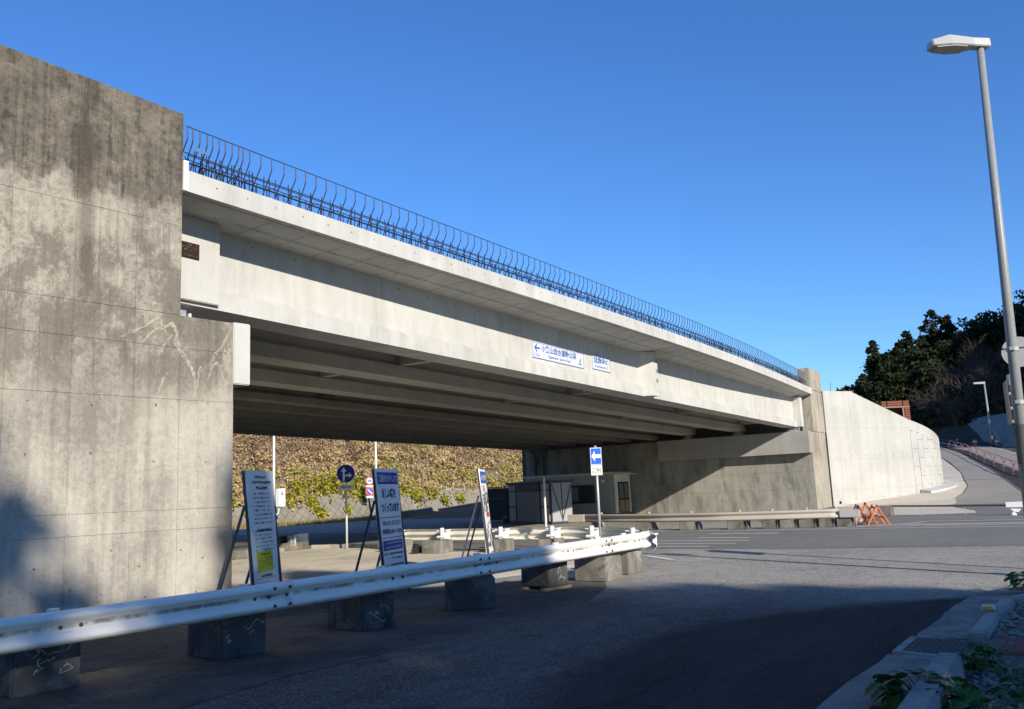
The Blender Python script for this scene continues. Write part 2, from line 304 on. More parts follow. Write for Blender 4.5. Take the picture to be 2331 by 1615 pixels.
# ------------------------------------------------------------------ building helpers
BASE = {}
class MB:
    def __init__(s): s.v = []; s.f = []
    def add(s, vs, fs):
        o = len(s.v); s.v += [tuple(p) for p in vs]; s.f += [tuple(i+o for i in f) for f in fs]; return s
    def box(s, x0, y0, z0, x1, y1, z1):
        vs = [(x, y, z) for z in (z0, z1) for y in (y0, y1) for x in (x0, x1)]
        return s.add(vs, [(0, 2, 3, 1), (4, 5, 7, 6), (0, 1, 5, 4), (2, 6, 7, 3), (0, 4, 6, 2), (1, 3, 7, 5)])
    def obox(s, c, ax, ay, az):
        c, ax, ay, az = map(Vector, (c, ax, ay, az))
        vs = [c+ax*i+ay*j+az*k for k in (-1, 1) for j in (-1, 1) for i in (-1, 1)]
        return s.add(vs, [(0, 2, 3, 1), (4, 5, 7, 6), (0, 1, 5, 4), (2, 6, 7, 3), (0, 4, 6, 2), (1, 3, 7, 5)])
    def bar(s, a, b, w, h=None, up=(0, 0, 1)):
        a, b = Vector(a), Vector(b); d = b-a; L = d.length; d.normalize(); u = Vector(up)
        if abs(d.dot(u)) > .98: u = Vector((1, 0, 0))
        r = d.cross(u).normalized(); u = r.cross(d)
        return s.obox((a+b)/2, d*L/2, r*w/2, u*(h or w)/2)
    def loft(s, secs, cap=True, closed=True):
        n = len(secs[0]); o = len(s.v)
        for q in secs: s.v += [tuple(p) for p in q]
        for i in range(len(secs)-1):
            for j in range(n if closed else n-1):
                a = o+i*n+j; b = o+i*n+(j+1) % n
                s.f.append((a, b, b+n, a+n))
        if cap and closed:
            s.f.append(tuple(range(o, o+n))[::-1]); e = o+(len(secs)-1)*n; s.f.append(tuple(range(e, e+n)))
        return s
    def prism(s, poly, z0, z1):
        return s.loft([[(x, y, z0) for x, y in poly], [(x, y, z1) for x, y in poly]])
    def prism_xz(s, poly, y0, y1):
        return s.loft([[(x, y1, z) for x, z in poly], [(x, y0, z) for x, z in poly]])
    def tube(s, pts, r, seg=8, r2=None, cap=True):
        pts = [Vector(p) for p in pts]; n = len(pts); secs = []
        u = None
        for i, p in enumerate(pts):
            d = (pts[min(i+1, n-1)]-pts[max(i-1, 0)]).normalized()
            if u is None:
                u = d.cross(Vector((0, 0, 1)) if abs(d.z) < .9 else Vector((1, 0, 0))).normalized()
            else:
                u = (u-d*u.dot(d)).normalized()
            v = d.cross(u); t = i/(n-1) if n > 1 else 0
            rr = r if r2 is None else r+(r2-r)*t
            secs.append([p+u*rr*math.cos(a)+v*rr*math.sin(a) for a in (2*math.pi*k/seg for k in range(seg))])
        return s.loft(secs, cap)
    def disc(s, c, n, r, th=.01, seg=20, rx=None):
        c, n = Vector(c), Vector(n).normalized(); u = n.cross(Vector((0, 0, 1)) if abs(n.z) < .9 else Vector((1, 0, 0))).normalized(); v = n.cross(u)
        mk = lambda o: [c+n*o+u*r*math.cos(a)+v*(rx or r)*math.sin(a) for a in (2*math.pi*k/seg for k in range(seg))]
        return s.loft([mk(-th/2), mk(th/2)])
    def mesh(s, name, mat, off=(0, 0, 0), bevel=0, smooth=False):
        me = bpy.data.meshes.new(name); ox, oy, oz = off
        me.from_pydata([(x-ox, y-oy, z-oz) for x, y, z in s.v], [], s.f)
        if mat: me.materials.append(mat)
        bm = bmesh.new(); bm.from_mesh(me); bmesh.ops.recalc_face_normals(bm, faces=bm.faces)
        if bevel:
            bmesh.ops.bevel(bm, geom=[e for e in bm.edges if e.calc_face_angle(0) > .6], offset=bevel, segments=2, affect='EDGES', clamp_overlap=True)
        bm.to_mesh(me); bm.free()
        if smooth:
            me.polygons.foreach_set('use_smooth', [True]*len(me.polygons))
        return me
    def build(s, name, mat, parent=None, bevel=0, smooth=False, base=None, rot=False):
        """with a parent: vertices are world coordinates unless the parent was made local (rot)"""
        if parent is not None:
            off = (0, 0, 0) if rot else BASE.get(parent.name, (0, 0, 0))
        else:
            if base is None:
                a = np.array(s.v); base = ((a[:, 0].min()+a[:, 0].max())/2, (a[:, 1].min()+a[:, 1].max())/2, a[:, 2].min())
            off = base
        o = bpy.data.objects.new(name, s.mesh(name, mat, off, bevel, smooth)); COL.objects.link(o)
        if parent is not None: o.parent = parent; BASE[o.name] = off
        else: o.location = off; BASE[o.name] = off
        return o

def link(name, me, parent=None, loc=(0, 0, 0), rot=(0, 0, 0)):
    o = bpy.data.objects.new(name, me); COL.objects.link(o); o.location = loc; o.rotation_euler = rot
    if parent is not None: o.parent = parent
    return o
def thing(name, label, cat, loc=(0, 0, 0), rz=0, group=None):
    o = bpy.data.objects.new(name, None); COL.objects.link(o); o.location = loc; o.rotation_euler = (0, 0, rz)
    o.empty_display_size = .2; BASE[o.name] = tuple(loc)
    return tag(o, label, cat, group)
def tag(o, label, cat, group=None):
    o['label'] = label; o['category'] = cat
    if group: o['group'] = group
    return o
def struct(o): o['kind'] = 'structure'; return o
def stuff(o): o['kind'] = 'stuff'; return o
def copy_tree(o, parent=None):
    c = o.copy(); COL.objects.link(c)
    if parent is not None: c.parent = parent
    for ch in list(o.children): copy_tree(ch, c)
    return c

def arrays_mesh(name, V, F, mat, off=(0, 0, 0)):
    """V (n,k,3) polygons -> one mesh"""
    n, k = V.shape[:2]
    me = bpy.data.meshes.new(name); me.vertices.add(n*k); me.loops.add(n*k); me.polygons.add(n)
    me.vertices.foreach_set('co', (V-np.array(off)).astype(np.float32).ravel())
    me.loops.foreach_set('vertex_index', np.arange(n*k, dtype=np.int32))
    me.polygons.foreach_set('loop_start', (np.arange(n)*k).astype(np.int32))
    me.update(calc_edges=True); me.materials.append(mat)
    return me
def card_array(P, size, elong=1.5, flat=.0, rng=np.random):
    """leaf-shaped quads at points P"""
    n = len(P); d = rng.normal(size=(n, 3)); d[:, 2] *= (1-flat); d /= np.linalg.norm(d, axis=1)[:, None]
    e = rng.normal(size=(n, 3)); e -= d*(d*e).sum(1)[:, None]; e /= np.linalg.norm(e, axis=1)[:, None]+1e-9
    size = np.broadcast_to(size, (n,))[:, None]*rng.uniform(.6, 1.3, (n, 1))
    a = d*size*elong*.5; b = e*size*.5
    return np.stack([P-a, P+b-a*.1, P+a, P-b-a*.1], 1)
def blade_array(P, h, wd, lean=.35, rng=np.random):
    n = len(P); a = rng.uniform(0, 2*np.pi, n); h = np.broadcast_to(h, (n,))*rng.uniform(.5, 1.3, n)
    t = rng.normal(size=(n, 2))*lean*h[:, None]
    u = np.stack([np.cos(a), np.sin(a), 0*a], 1)*wd*.5
    tip = P+np.stack([t[:, 0], t[:, 1], h], 1)
    return np.stack([P-u, P+u, tip], 1)
def cards(name, V, mat, parent=None, base=None):
    c = V.reshape(-1, 3); off = BASE[parent.name] if parent is not None else (base or (float(c[:, 0].mean()), float(c[:, 1].mean()), float(c[:, 2].min())))
    o = bpy.data.objects.new(name, arrays_mesh(name, V, None, mat, off)); COL.objects.link(o)
    if parent is not None: o.parent = parent
    else: o.location = off
    return o

_tc = {}
def text_mesh(body, bold=.012):
    """flat lettering as polygons, x right, y up, unit-ish size; returns verts (n,3) and faces"""
    if (body, bold) in _tc: return _tc[(body, bold)]
    cu = bpy.data.curves.new('lettering', 'FONT'); cu.body = body; cu.size = 1; cu.resolution_u = 2; cu.offset = bold
    o = bpy.data.objects.new('lettering', cu); COL.objects.link(o)
    dg = bpy.context.evaluated_depsgraph_get(); me = bpy.data.meshes.new_from_object(o.evaluated_get(dg))
    v = np.array([p.co[:] for p in me.vertices]) if len(me.vertices) else np.zeros((1, 3)); f = [tuple(p.vertices) for p in me.polygons]
    bpy.data.objects.remove(o); bpy.data.curves.remove(cu); bpy.data.meshes.remove(me)
    _tc[(body, bold)] = (v, f); return v, f
class Face:
    """a flat board face: o = lower corner, r = unit right, u = unit up, n = outward normal"""
    def __init__(s, o, r, u, parent, rot=False):
        s.o, s.r, s.u = Vector(o), Vector(r).normalized(), Vector(u).normalized(); s.n = s.r.cross(s.u).normalized(); s.p = parent; s.rot = rot
    def at(s, x, y, d=0): return s.o+s.r*x+s.u*y+s.n*d
    def text(s, body, x0, y0, x1, y1, mat, d=.004, bold=.012, keep=False):
        v, f = text_mesh(body, bold); mn, mx = v.min(0), v.max(0); sp = np.maximum(mx-mn, 1e-6)
        sx, sy = (x1-x0)/sp[0], (y1-y0)/sp[1]
        if keep: sx = sy = min(sx, sy)
        b = MB(); b.add([s.at(x0+(p[0]-mn[0])*sx, y0+(p[1]-mn[1])*sy, d) for p in v], f)
        return b.build('lettering', mat, s.p, rot=s.rot)
    def poly(s, pts, mat, name='marking', d=.003):
        b = MB(); b.add([s.at(x, y, d) for x, y in pts], [tuple(range(len(pts)))]); return b.build(name, mat, s.p, rot=s.rot)
    def rect(s, x0, y0, x1, y1, mat, name='marking', d=.003): return s.poly([(x0, y0), (x1, y0), (x1, y1), (x0, y1)], mat, name, d)
    def ring(s, cx, cy, r0, r1, mat, name='marking', d=.003, n=28):
        b = MB(); vs = []; fs = []
        for k in range(n):
            a = 2*math.pi*k/n; vs += [s.at(cx+r0*math.cos(a), cy+r0*math.sin(a), d), s.at(cx+r1*math.cos(a), cy+r1*math.sin(a), d)]
        for k in range(n): i, j = 2*k, 2*((k+1) % n); fs.append((i, i+1, j+1, j))
        b.add(vs, fs); return b.build(name, mat, s.p, rot=s.rot)
    def circle(s, cx, cy, r, mat, name='marking', d=.003, n=28):
        return s.poly([(cx+r*math.cos(2*math.pi*k/n), cy+r*math.sin(2*math.pi*k/n)) for k in range(n)], mat, name, d)
    def lines(s, rows, mat, d=.004, seed=1, name='small_print', fill=.72):
        """rows of print too small to read: (x0, x1, y, height)"""
        rg = random.Random(seed); b = MB()
        for x0, x1, y, h in rows:
            x = x0
            while x < x1:
                wd = h*rg.uniform(.45, .95)
                if rg.random() < fill:
                    for q in range(2):
                        yy = y+h*rg.uniform(0, .55); b.add([s.at(x, yy, d), s.at(x+wd, yy, d), s.at(x+wd, yy+h*.22, d), s.at(x, yy+h*.22, d)], [(0, 1, 2, 3)])
                    xx = x+wd*rg.uniform(0, .7); b.add([s.at(xx, y, d+.0005), s.at(xx+wd*.2, y, d+.0005), s.at(xx+wd*.2, y+h, d+.0005), s.at(xx, y+h, d+.0005)], [(0, 1, 2, 3)])
                x += wd*1.15
        return b.build(name, mat, s.p, rot=s.rot)

def sheet(name, poly, z, mat, th=None):
    b = MB()
    b.add([(x, y, z) for x, y in poly], [tuple(range(len(poly)))])
    return struct(b.build(name, mat, base=(0, 0, 0)))
def zt(x): return 0.0 if x < 50 else (.075*(x-50)**2/8 if x < 54 else .075*(x-52))

# ------------------------------------------------------------------ the ground
def ground():
    xs = np.concatenate([np.linspace(-900, -60, 8), np.linspace(-50, 48, 15), np.linspace(50, 54, 6), np.linspace(58, 135, 22), np.linspace(150, 1400, 12)])
    ys = np.concatenate([np.linspace(-900, -80, 8), np.linspace(-60, 60, 25), np.linspace(80, 900, 8)])
    b = MB(); vs = []; fs = []
    for i, x in enumerate(xs):
        for j, y in enumerate(ys):
            z = min(zt(x), 7.5)-.05
            vs.append((x, y, z))
    n = len(ys)
    for i in range(len(xs)-1):
        for j in range(n-1): fs.append((i*n+j, (i+1)*n+j, (i+1)*n+j+1, i*n+j+1))
    b.add(vs, fs); struct(b.build('ground', M['earth'], base=(0, 0, 0)))
    # worn junction asphalt, newer patch along the kerb, main road
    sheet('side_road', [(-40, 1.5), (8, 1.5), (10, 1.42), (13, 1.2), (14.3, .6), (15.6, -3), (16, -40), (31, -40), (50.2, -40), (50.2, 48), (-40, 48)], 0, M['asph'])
    # the same worn surface close to the camera as a finer sheet that carries where the newer surfacing lies
    px_ = np.linspace(-12, 16, 113); py_ = np.linspace(.2, 6.2, 31); o = bpy.data.meshes.new('fresh_asphalt_patch'); vs = []; fs = []; at = []
    edge = lambda x: float(np.interp(x, [-12, 4, 5.8, 7.3, 9.05, 9.9, 10.55, 11.5, 12.3, 12.9, 13.6], [3.2, 3.45, 3.66, 3.98, 3.97, 3.75, 3.33, 2.75, 2.1, 1.22, .3]))
    for x in px_:
        for y in py_:
            vs.append((x, y, .004)); at.append(min(1, max(0, .5+(edge(x)-y)*.55)))
    for i in range(112):
        for j in range(30): fs.append((i*31+j, (i+1)*31+j, (i+1)*31+j+1, i*31+j+1))
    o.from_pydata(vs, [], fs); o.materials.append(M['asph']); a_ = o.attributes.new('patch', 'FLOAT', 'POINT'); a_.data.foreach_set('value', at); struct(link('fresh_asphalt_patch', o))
    sheet('main_road', [(20.9, -40), (31, -40), (30.4, 5), (29.9, 9), (29.9, 17), (32, 26), (33.2, 46.5), (22.6, 46.5), (22.4, 24), (22.2, 21), (21.6, 18), (21.35, 8.5), (21.2, 5.6), (21.9, 1)], .005, M['main'])
    sheet('service_road', [(-40, 23.5), (22.3, 23.5), (22.5, 46.4), (-40, 46.4)], .005, M['main'])
    # paved island between the rails
    isl = [(9.9, 12.4), (12.6, 9.7), (16.9, 8.6), (18.9, 9.4), (20.9, 11.8), (20.7, 13.6), (20.2, 15.6), (20.95, 17.1), (21.8, 19.0), (22.05, 20.6), (21.95, 21.8), (21.4, 22.3), (20.6, 22.0), (19.0, 21.2), (16.5, 20.6), (9.9, 20.0)]
    sheet('paved_island', isl, .009, M['pale'])
    sheet('dusty_apron', [(-10, 5.9), (2, 6.0), (6.0, 6.35), (9, 6.0), (11.5, 6.05), (13.2, 6.6), (14.6, 7.4), (14.2, 8.4), (12.5, 9.65), (9.85, 12.35), (9.85, 11.5), (-10, 13.2)], .0045, M['dusty'])
    # beyond the main road: walkway, gravel strip, ramp
    sheet('walkway', [(31.6, -40), (50.1, -40), (50.1, 2), (50.1, 8.2), (49, 10.9), (36, 10.9), (32.4, 9)], .010, M['main'])
    sheet('gravel_strip', [(39.0, 6.6), (38.6, 5.4), (39.3, 3.2), (41.5, 3.4), (46, 4.6), (50.0, 5.2), (50.0, 8.2), (49.4, 10.8), (44, 9.6)], .014, M['gravel'])
    def slope(name, poly, lift, mat, nx=2.0):
        bm = bmesh.new(); vs = [bm.verts.new((x, y, 0)) for x, y in poly]; f = bm.faces.new(vs)
        x0 = min(p[0] for p in poly); x1 = max(p[0] for p in poly)
        for x in np.arange(math.ceil(x0)+.013, x1, nx):
            bmesh.ops.bisect_plane(bm, geom=bm.verts[:]+bm.edges[:]+bm.faces[:], plane_co=(x, 0, 0), plane_no=(1, 0, 0))
        for v in bm.verts: v.co.z = zt(v.co.x)+lift
        me = bpy.data.meshes.new(name); bm.to_mesh(me); bm.free(); me.materials.append(mat)
        return struct(link(name, me))
    slope('ramp_road', [(50.3, -8), (50.3, 6.0), (55, 5.45), (57.7, 5.2), (62.3, 5.3), (66.5, 5.85), (73, 6.55), (84.8, 8.35), (93.5, 9.9), (118, 15.5), (135, 21), (134, 14.5), (118, 9.2), (110, 7.0), (102.5, 5.2), (92.5, 3.3), (84, .8), (70, -2.5), (60, -5)], .006, M['ramp'])
    slope('upper_road', [(57.2, -9), (57.2, 2.05), (66.6, 3.45), (73.7, 4.45), (80.2, 5.5), (91.4, 7.4), (103, 9.4), (116, 12.4), (116.5, 11.9), (104, 8.5), (92, 6.4), (86, 5.3), (79, 4.0), (70, 2.3), (62, -1), (60, -9)], .012, M['fresh'])
    slope('gravel_verge', [(50.2, 7.6), (50.2, 5.2), (52, 5.05), (54.9, 5.45), (57.6, 5.25), (62.2, 5.35), (66.4, 5.9), (72.9, 6.6), (80, 7.7), (93, 9.9), (92, 11.5), (78, 9.5), (68, 8.0), (62, 7.6), (57, 9), (53.5, 10.6), (50.3, 11)], .010, M['gravel'])
    slope('upper_road_line', [(88, 2.5), (93, 3.45), (103, 5.25), (110.5, 7.1), (113.3, 9.0), (113.1, 9.1), (110.3, 7.22), (102.9, 5.4), (93, 3.62), (88, 2.65)], .02, M['line'], 3)
    slope('ramp_joint', [(66.55, 3.45), (66.75, 3.45), (66.75, 5.85), (66.55, 5.85)], .014, M['dirt'])
    slope('ramp_joint', [(57.2, 2.1), (66.6, 3.4), (73.7, 4.4), (80.2, 5.5), (91.4, 7.4), (91.5, 7.55), (80.2, 5.65), (73.7, 4.55), (66.6, 3.55), (57.2, 2.25)], .018, M['dirt'])
    # white markings
    def stripe(a, bq, wd):
        a, bq = Vector((*a, 0)), Vector((*bq, 0)); d = (bq-a).normalized(); p = Vector((-d.y, d.x, 0))*wd/2
        sheet('road_marking', [tuple((a+p)[:2]), tuple((a-p)[:2]), tuple((bq-p)[:2]), tuple((bq+p)[:2])], .013, M['line'])
    stripe((29.35, 26), (29.25, 5.0), .16); stripe((29.25, 4.9), (29.1, -8), .16)
    for a, c in [((29.7, 6.6), (30.75, 5.4)), ((30.75, 5.4), (31.6, 4.8)), ((31.6, 4.8), (33.1, 4.2)), ((33.1, 4.2), (33.2, -6))]: stripe(a, c, .15)
    stripe((27.4, 9.9), (27.4, 7.7), .22); stripe((25.55, 9.6), (25.4, 8.0), .18); stripe((24.3, 11.5), (24.15, 7.6), .15)
    stripe((23.15, 12), (22.95, 7.6), .13); stripe((22.15, 11.8), (22.0, 8.0), .15)
    stripe((19.05, 8.45), (18.1, 7.42), .17)
    stripe((22.9, 26), (22.9, 44), .15); stripe((26, 28), (26, 44), .12)
ground()

# ------------------------------------------------------------------ the old abutment wall beside the camera
def left_wall():
    t = thing('concrete_abutment_wall', 'tall weathered concrete abutment wall with dark stained top and pale lime streaks', 'concrete wall', (9.12, 10.90, 0), R(-5.6))
    K = .94; ZK = lambda z: 1.6+(z-1.6)*K if z > .2 else 0
    top = lambda x: 7.68-.034*(x+.93)
    core = MB(); core.prism_xz([(-30, 0), (-.004, 0), (-.004, 4.458), (-.925, 4.458), (-.925, top(-.925)-.004), (-30, top(-30)-.004)], .012, .9)
    core.build('core', M['old'], t, rot=True)
    stem_ = MB(); stem_.box(-1.4, .9, 0, -.02, 19.2, 4.4); stem_.build('stem', M['oldgirder'], t, rot=True)
    xs = [-30, -7.5, -6.67, -5.83, -5.03, -4.19, -3.36, -2.52, -1.64, -.925, 0]
    zs = [0, 1.28, 1.57, 3.18, 3.96, 4.46, 5.85, 9]
    g = .0025; rg = random.Random(3)
    for i in range(len(xs)-1):
        for j in range(len(zs)-1):
            x0, x1, z0, z1 = xs[i]+g, xs[i+1]-g, zs[j]+g, zs[j+1]-g
            if i == len(xs)-2 and j >= 5: continue
            if i == len(xs)-2: x1 = xs[i+1]
            if j == len(zs)-2: pts = [(x0, z0), (x1, z0), (x1, top(x1)), (x0, top(x0))]
            else: pts = [(x0, z0), (x1, z0), (x1, z1), (x0, z1)]
            d = rg.uniform(-.003, .003)
            b = MB(); b.prism_xz(pts, d, .011); b.build('wall_panel', M['old'], t, rot=True)
    # short bare-concrete upstand at the seat end
    b = MB(); b.box(.004, .0, 3.48, .32, .9, 4.476); b.build('seat_block', M['new'], t, bevel=.015, rot=True)
    # tie holes
    hole = MB().disc((0, 0, 0), (0, 1, 0), .014, .008, 10).mesh('tie_hole', M['block'])
    for x, z in [(-1.25, 3.05), (-1.3, 2.3), (-2.2, 2.35), (-3.1, 2.4), (-4.0, 2.4), (-2.25, 3.05), (-3.1, 3.0), (-.45, 3.1), (-.45, 2.3), (-2.9, .95), (-2.4, .6), (-1.5, .85), (-1.35, .35), (-3.3, .5), (-.9, 1.0), (-.5, .85), (-3.9, .9), (-1.9, 1.05), (-2.1, .4), (-.6, .35), (-4.3, .55)]:
        link('tie_hole', hole, t, (x+rg.uniform(-.05, .05), -.0045, z+rg.uniform(-.05, .05)))
    # pale traces left by torn-off climbing stems
    def trace(pts, w):
        b = MB(); P = []
        for k in range(len(pts)-1):
            for q in range(6): a = q/6; P.append((pts[k][0]*(1-a)+pts[k+1][0]*a, pts[k][1]*(1-a)+pts[k+1][1]*a))
        P.append(pts[-1]); L = []; 
        for k, (x, z) in enumerate(P):
            xa, za = P[max(k-1, 0)]; xb, zb = P[min(k+1, len(P)-1)]; dx, dz = xb-xa, zb-za; l = math.hypot(dx, dz) or 1
            ww = w*(.25+.75*math.sin(math.pi*min(1, (k+1)/len(P))))*rg.uniform(.35, 1.2); x += rg.uniform(-.012, .012); z += rg.uniform(-.012, .012)
            L.append(((x-dz/l*ww, -.005, z+dx/l*ww), (x+dz/l*ww, -.005, z-dx/l*ww)))
        for k in range(len(L)-1): b.add([L[k][0], L[k][1], L[k+1][1], L[k+1][0]], [(0, 1, 2, 3)])
        b.build('bloom_trace', M['bloom'], t, rot=True)
    W = lambda x, z: ((x-9.7)/.995*K, ZK(z))
    for pts, w_ in [(q, w2*f_) for q, w2 in [([W(7.74, 4.18), W(8.1, 4.38), W(8.35, 4.56), W(8.4, 4.45), W(8.5, 4.3)], .016), ([W(8.05, 4.12), W(8.3, 4.36), W(8.45, 4.42), W(8.58, 4.5), W(8.66, 4.36), W(8.62, 4.22), W(8.8, 4.0), W(8.93, 3.82), W(9.0, 3.6), W(9.0, 3.3)], .026),
                    ([W(8.58, 4.32), W(8.42, 4.1), W(8.34, 3.92)], .012), ([W(8.66, 4.3), W(8.74, 4.05), W(8.85, 3.9)], .02), ([W(8.5, 3.7), W(8.42, 3.55), W(8.36, 3.32)], .010),
                    ([W(9.25, 3.87), W(9.36, 4.1), W(9.46, 4.22), W(9.55, 4.35), W(9.66, 4.6)], .013), ([W(9.23, 3.65), W(9.28, 3.85), W(9.38, 3.95), W(9.48, 3.82), W(9.5, 3.55)], .012),
                    ([W(9.5, 4.3), W(9.52, 4.1), W(9.5, 3.95)], .009), ([W(9.68, 4.25), W(9.58, 4.1), W(9.5, 3.9)], .009), ([W(9.01, 3.45), W(9.05, 3.7), W(9.08, 3.86), W(9.13, 3.7)], .010)] for q, f_ in ((q, .75), ([(a+.018, c-.012) for a, c in q], .5), ([(a-.014, c-.03) for a, c in q], .35))]: trace(pts, w_)
left_wall()

# ------------------------------------------------------------------ the bridge
def yedge(x):
    xs = [7, 9, 13, 18, 24, 30, 36, 42, 48.5, 50]; wv = [1.0, 1.03, 1.12, 1.28, 1.40, 1.44, 1.36, 1.14, .80, .72]
    return 12.1-float(np.interp(x, xs, wv))
def yedge_s(x):
    return sum(yedge(x+d)*k for d, k in ((-3, .15), (-1.5, .2), (0, .3), (1.5, .2), (3, .15)))
zedge = lambda x: 6.475-.0055*(x-9)
zjoin = lambda x: 6.42-.008*(x-9.7)
zgird = lambda x: 4.93-.0126*(x-9.7)
def bridge():
    t = thing('road_bridge', 'long pale concrete road bridge with reinforcing bars along its unfinished edge', 'bridge', (9.0, 12.2, 4.9))
    xs = list(np.arange(8.36, 49.3, 1.0))+[49.3]
    # deck slab with cantilevered curved edge and drip groove
    secs = []
    for x in xs:
        e, zb, zj = yedge_s(x), zedge(x), zjoin(x)
        secs.append([(x, e, zb), (x, e, zb+.345), (x, 30.0, zb+.45), (x, 30.0, zb+.1), (x, 29.8, zj), (x, 12.15, zj), (x, e+.17, zb+.004), (x, e+.17, zb+.035), (x, e+.13, zb+.035), (x, e+.13, zb)])
    b = MB().loft(secs); b.build('deck_slab', M['new'], t)
    b = MB(); b.box(8.27, yedge_s(8.3)-.012, 6.48, 8.355, yedge_s(8.3)+.5, 6.97); b.build('joint_plate', M['white'], t)
    b = MB(); b.loft([[(x, 29.75, zedge(x)+.45), (x, 30.0, zedge(x)+.45), (x, 30.0, zedge(x)+.85), (x, 29.75, zedge(x)+.85)] for x in (8.4, 28, 49)]); b.build('parapet', M['oldgirder'], t)
    def girder(y0, wf, ww, zoff, mat, fl=.33, x0=8.5, x1=48.6):
        b = MB(); secs = []
        for x in np.linspace(x0, x1, 9):
            z = zgird(x)+zoff; zt_ = zjoin(x)+.02; yc = y0+wf/2
            secs.append([(x, y0, z), (x, y0, z+fl), (x, yc-ww/2, z+fl+.13), (x, yc-ww/2, zt_), (x, yc+ww/2, zt_), (x, yc+ww/2, z+fl+.13), (x, y0+wf, z+fl), (x, y0+wf, z)])
        b.loft(secs); return b.build('girder', mat, t)
    girder(12.02, .72, .40, 0, M['new'], .30); girder(15.0, .72, .4, 0, M['girder']); girder(17.95, .72, .4, 0, M['girder'])
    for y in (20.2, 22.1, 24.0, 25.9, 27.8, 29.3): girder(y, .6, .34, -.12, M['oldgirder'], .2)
    # end block with plaque, web stiffeners, end plate, cross walls
    b = MB(); b.box(8.5, 11.93, 4.99, 9.68, 12.7, 6.44); b.build('end_block', M['new'], t, bevel=.012)
    b = MB(); b.prism([(27.7, 12.19), (28.0, 11.74), (28.45, 11.74), (28.45, 12.19)], 4.72, 6.27); sf = b.build('stiffener', M['new'], t)
    for z in (5.2, 5.55, 5.9):
        q = MB(); q.box(28.28, 11.732, z, 28.42, 11.738, z+.13); q.build('anchor_recess', M['block'], sf)
    b = MB(); b.box(48.1, 11.76, 4.46, 48.62, 12.19, 6.1); b.build('stiffener', M['new'], t, bevel=.01)
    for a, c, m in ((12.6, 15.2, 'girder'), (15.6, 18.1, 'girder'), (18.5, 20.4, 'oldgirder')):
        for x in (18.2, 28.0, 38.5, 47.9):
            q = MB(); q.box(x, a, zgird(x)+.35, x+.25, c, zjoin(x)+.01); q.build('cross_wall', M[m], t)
    for y, x in ((13.2, 24.2), (16.2, 22.2)):
        q = MB(); q.bar((x, y-.5, 5.05), (x+4.2, y+1.4, 5.15), .07); q.build('brace', M['galv'], t)
    for x, y in ((20.4, 19.95), (41.0, 19.95)):
        q = MB(); q.box(x, y, 4.95, x+.45, y+.25, 5.4); q.build('cable_box', M['raild'], t)
    # bearings on both seats
    for x, z, ys in ((9.0, 4.64, (12.1, 15.1, 18.05)), (48.35, 4.2, (12.1, 15.1, 18.05))):
        for y in ys:
            q = MB(); q.box(x-.3, y-.02, z, x+.3, y+.5, z+.10); q.box(x-.2, y+.08, z+.10, x+.2, y+.42, zgird(x)+.05)
            for d in (-.24, .24): q.tube([(x+d, y+.04, z+.10), (x+d, y+.04, z+.17)], .035, 6)
            q.build('bearing', M['galv'], t)
    # fascia and soffit tie holes
    hole = MB().disc((0, 0, 0), (0, 1, 0), .016, .006, 8).mesh('tie_hole', M['block'])
    for x in np.arange(8.9, 48, .62): link('tie_hole', hole, t, Vector((x, yedge_s(x)-.001, zedge(x)+.2))-Vector(BASE[t.name]))
    hole2 = MB().disc((0, 0, 0), (0, .17, 1), .018, .006, 8).mesh('tie_hole', M['block'])
    for x in np.arange(9.4, 47, .95):
        y = (yedge_s(x)+.17)*.45+12.15*.55; link('tie_hole', hole2, t, Vector((x, y, (zedge(x)+.004)*.45+zjoin(x)*.55-.001))-Vector(BASE[t.name]))
    hole3 = MB().disc((0, 0, 0), (0, 1, 0), .02, .008, 8).mesh('tie_hole', M['block'])
    for x in np.arange(10.6, 46, 1.05): link('tie_hole', hole3, t, Vector((x, 12.178, zjoin(x)-.14))-Vector(BASE[t.name]))
    # formwork seams standing just proud of the fascia, web and soffit
    for x in np.arange(10.3, 48, 1.85):
        q = MB(); e = yedge_s(x); q.box(x, e-.003, zedge(x)+.004, x+.008, e+.01, zedge(x)+.342); q.build('seam', M['grey'], t)
    for x in np.arange(10.2, 47.5, .94):
        e = yedge_s(x)+.19; q = MB(); p0, p1 = Vector((x, e, zedge(x)+.002)), Vector((x, 12.12, zjoin(x)-.002)); q.bar(p0, p1, .007, .008); q.build('seam', M['girder'], t)
    q = MB(); q.loft([[(x, y-.006, z-.004), (x, y+.006, z-.004), (x, y+.006, z+.006), (x, y-.006, z+.006)] for x in np.arange(9.8, 48, 2.0) for y, z in [((yedge_s(x)+12.15)/2+.12, (zedge(x)+zjoin(x))/2-.028)]]); q.build('seam', M['girder'], t)
    for x in (10.4, 14.2, 18.0, 22.1, 24.0, 26.2, 31.0, 35, 39.5, 44):
        q = MB(); q.box(x, 12.176, zgird(x)+.45, x+.01, 12.19, zjoin(x)-.02); q.build('seam', M['grey'], t)
    # plaque
    b = MB(); b.box(8.86, 11.91, 5.70, 9.24, 11.932, 5.97); pl = b.build('name_plaque', M['bronze'], t, bevel=.004)
    F = Face((8.86, 11.909, 5.70), (1, 0, 0), (0, 0, 1), pl)
    F.lines([(.05, .33, .22-.045*i, .022) for i in range(5)], M['wood'], .0015, 5, fill=.4)
    return t
BR = bridge()

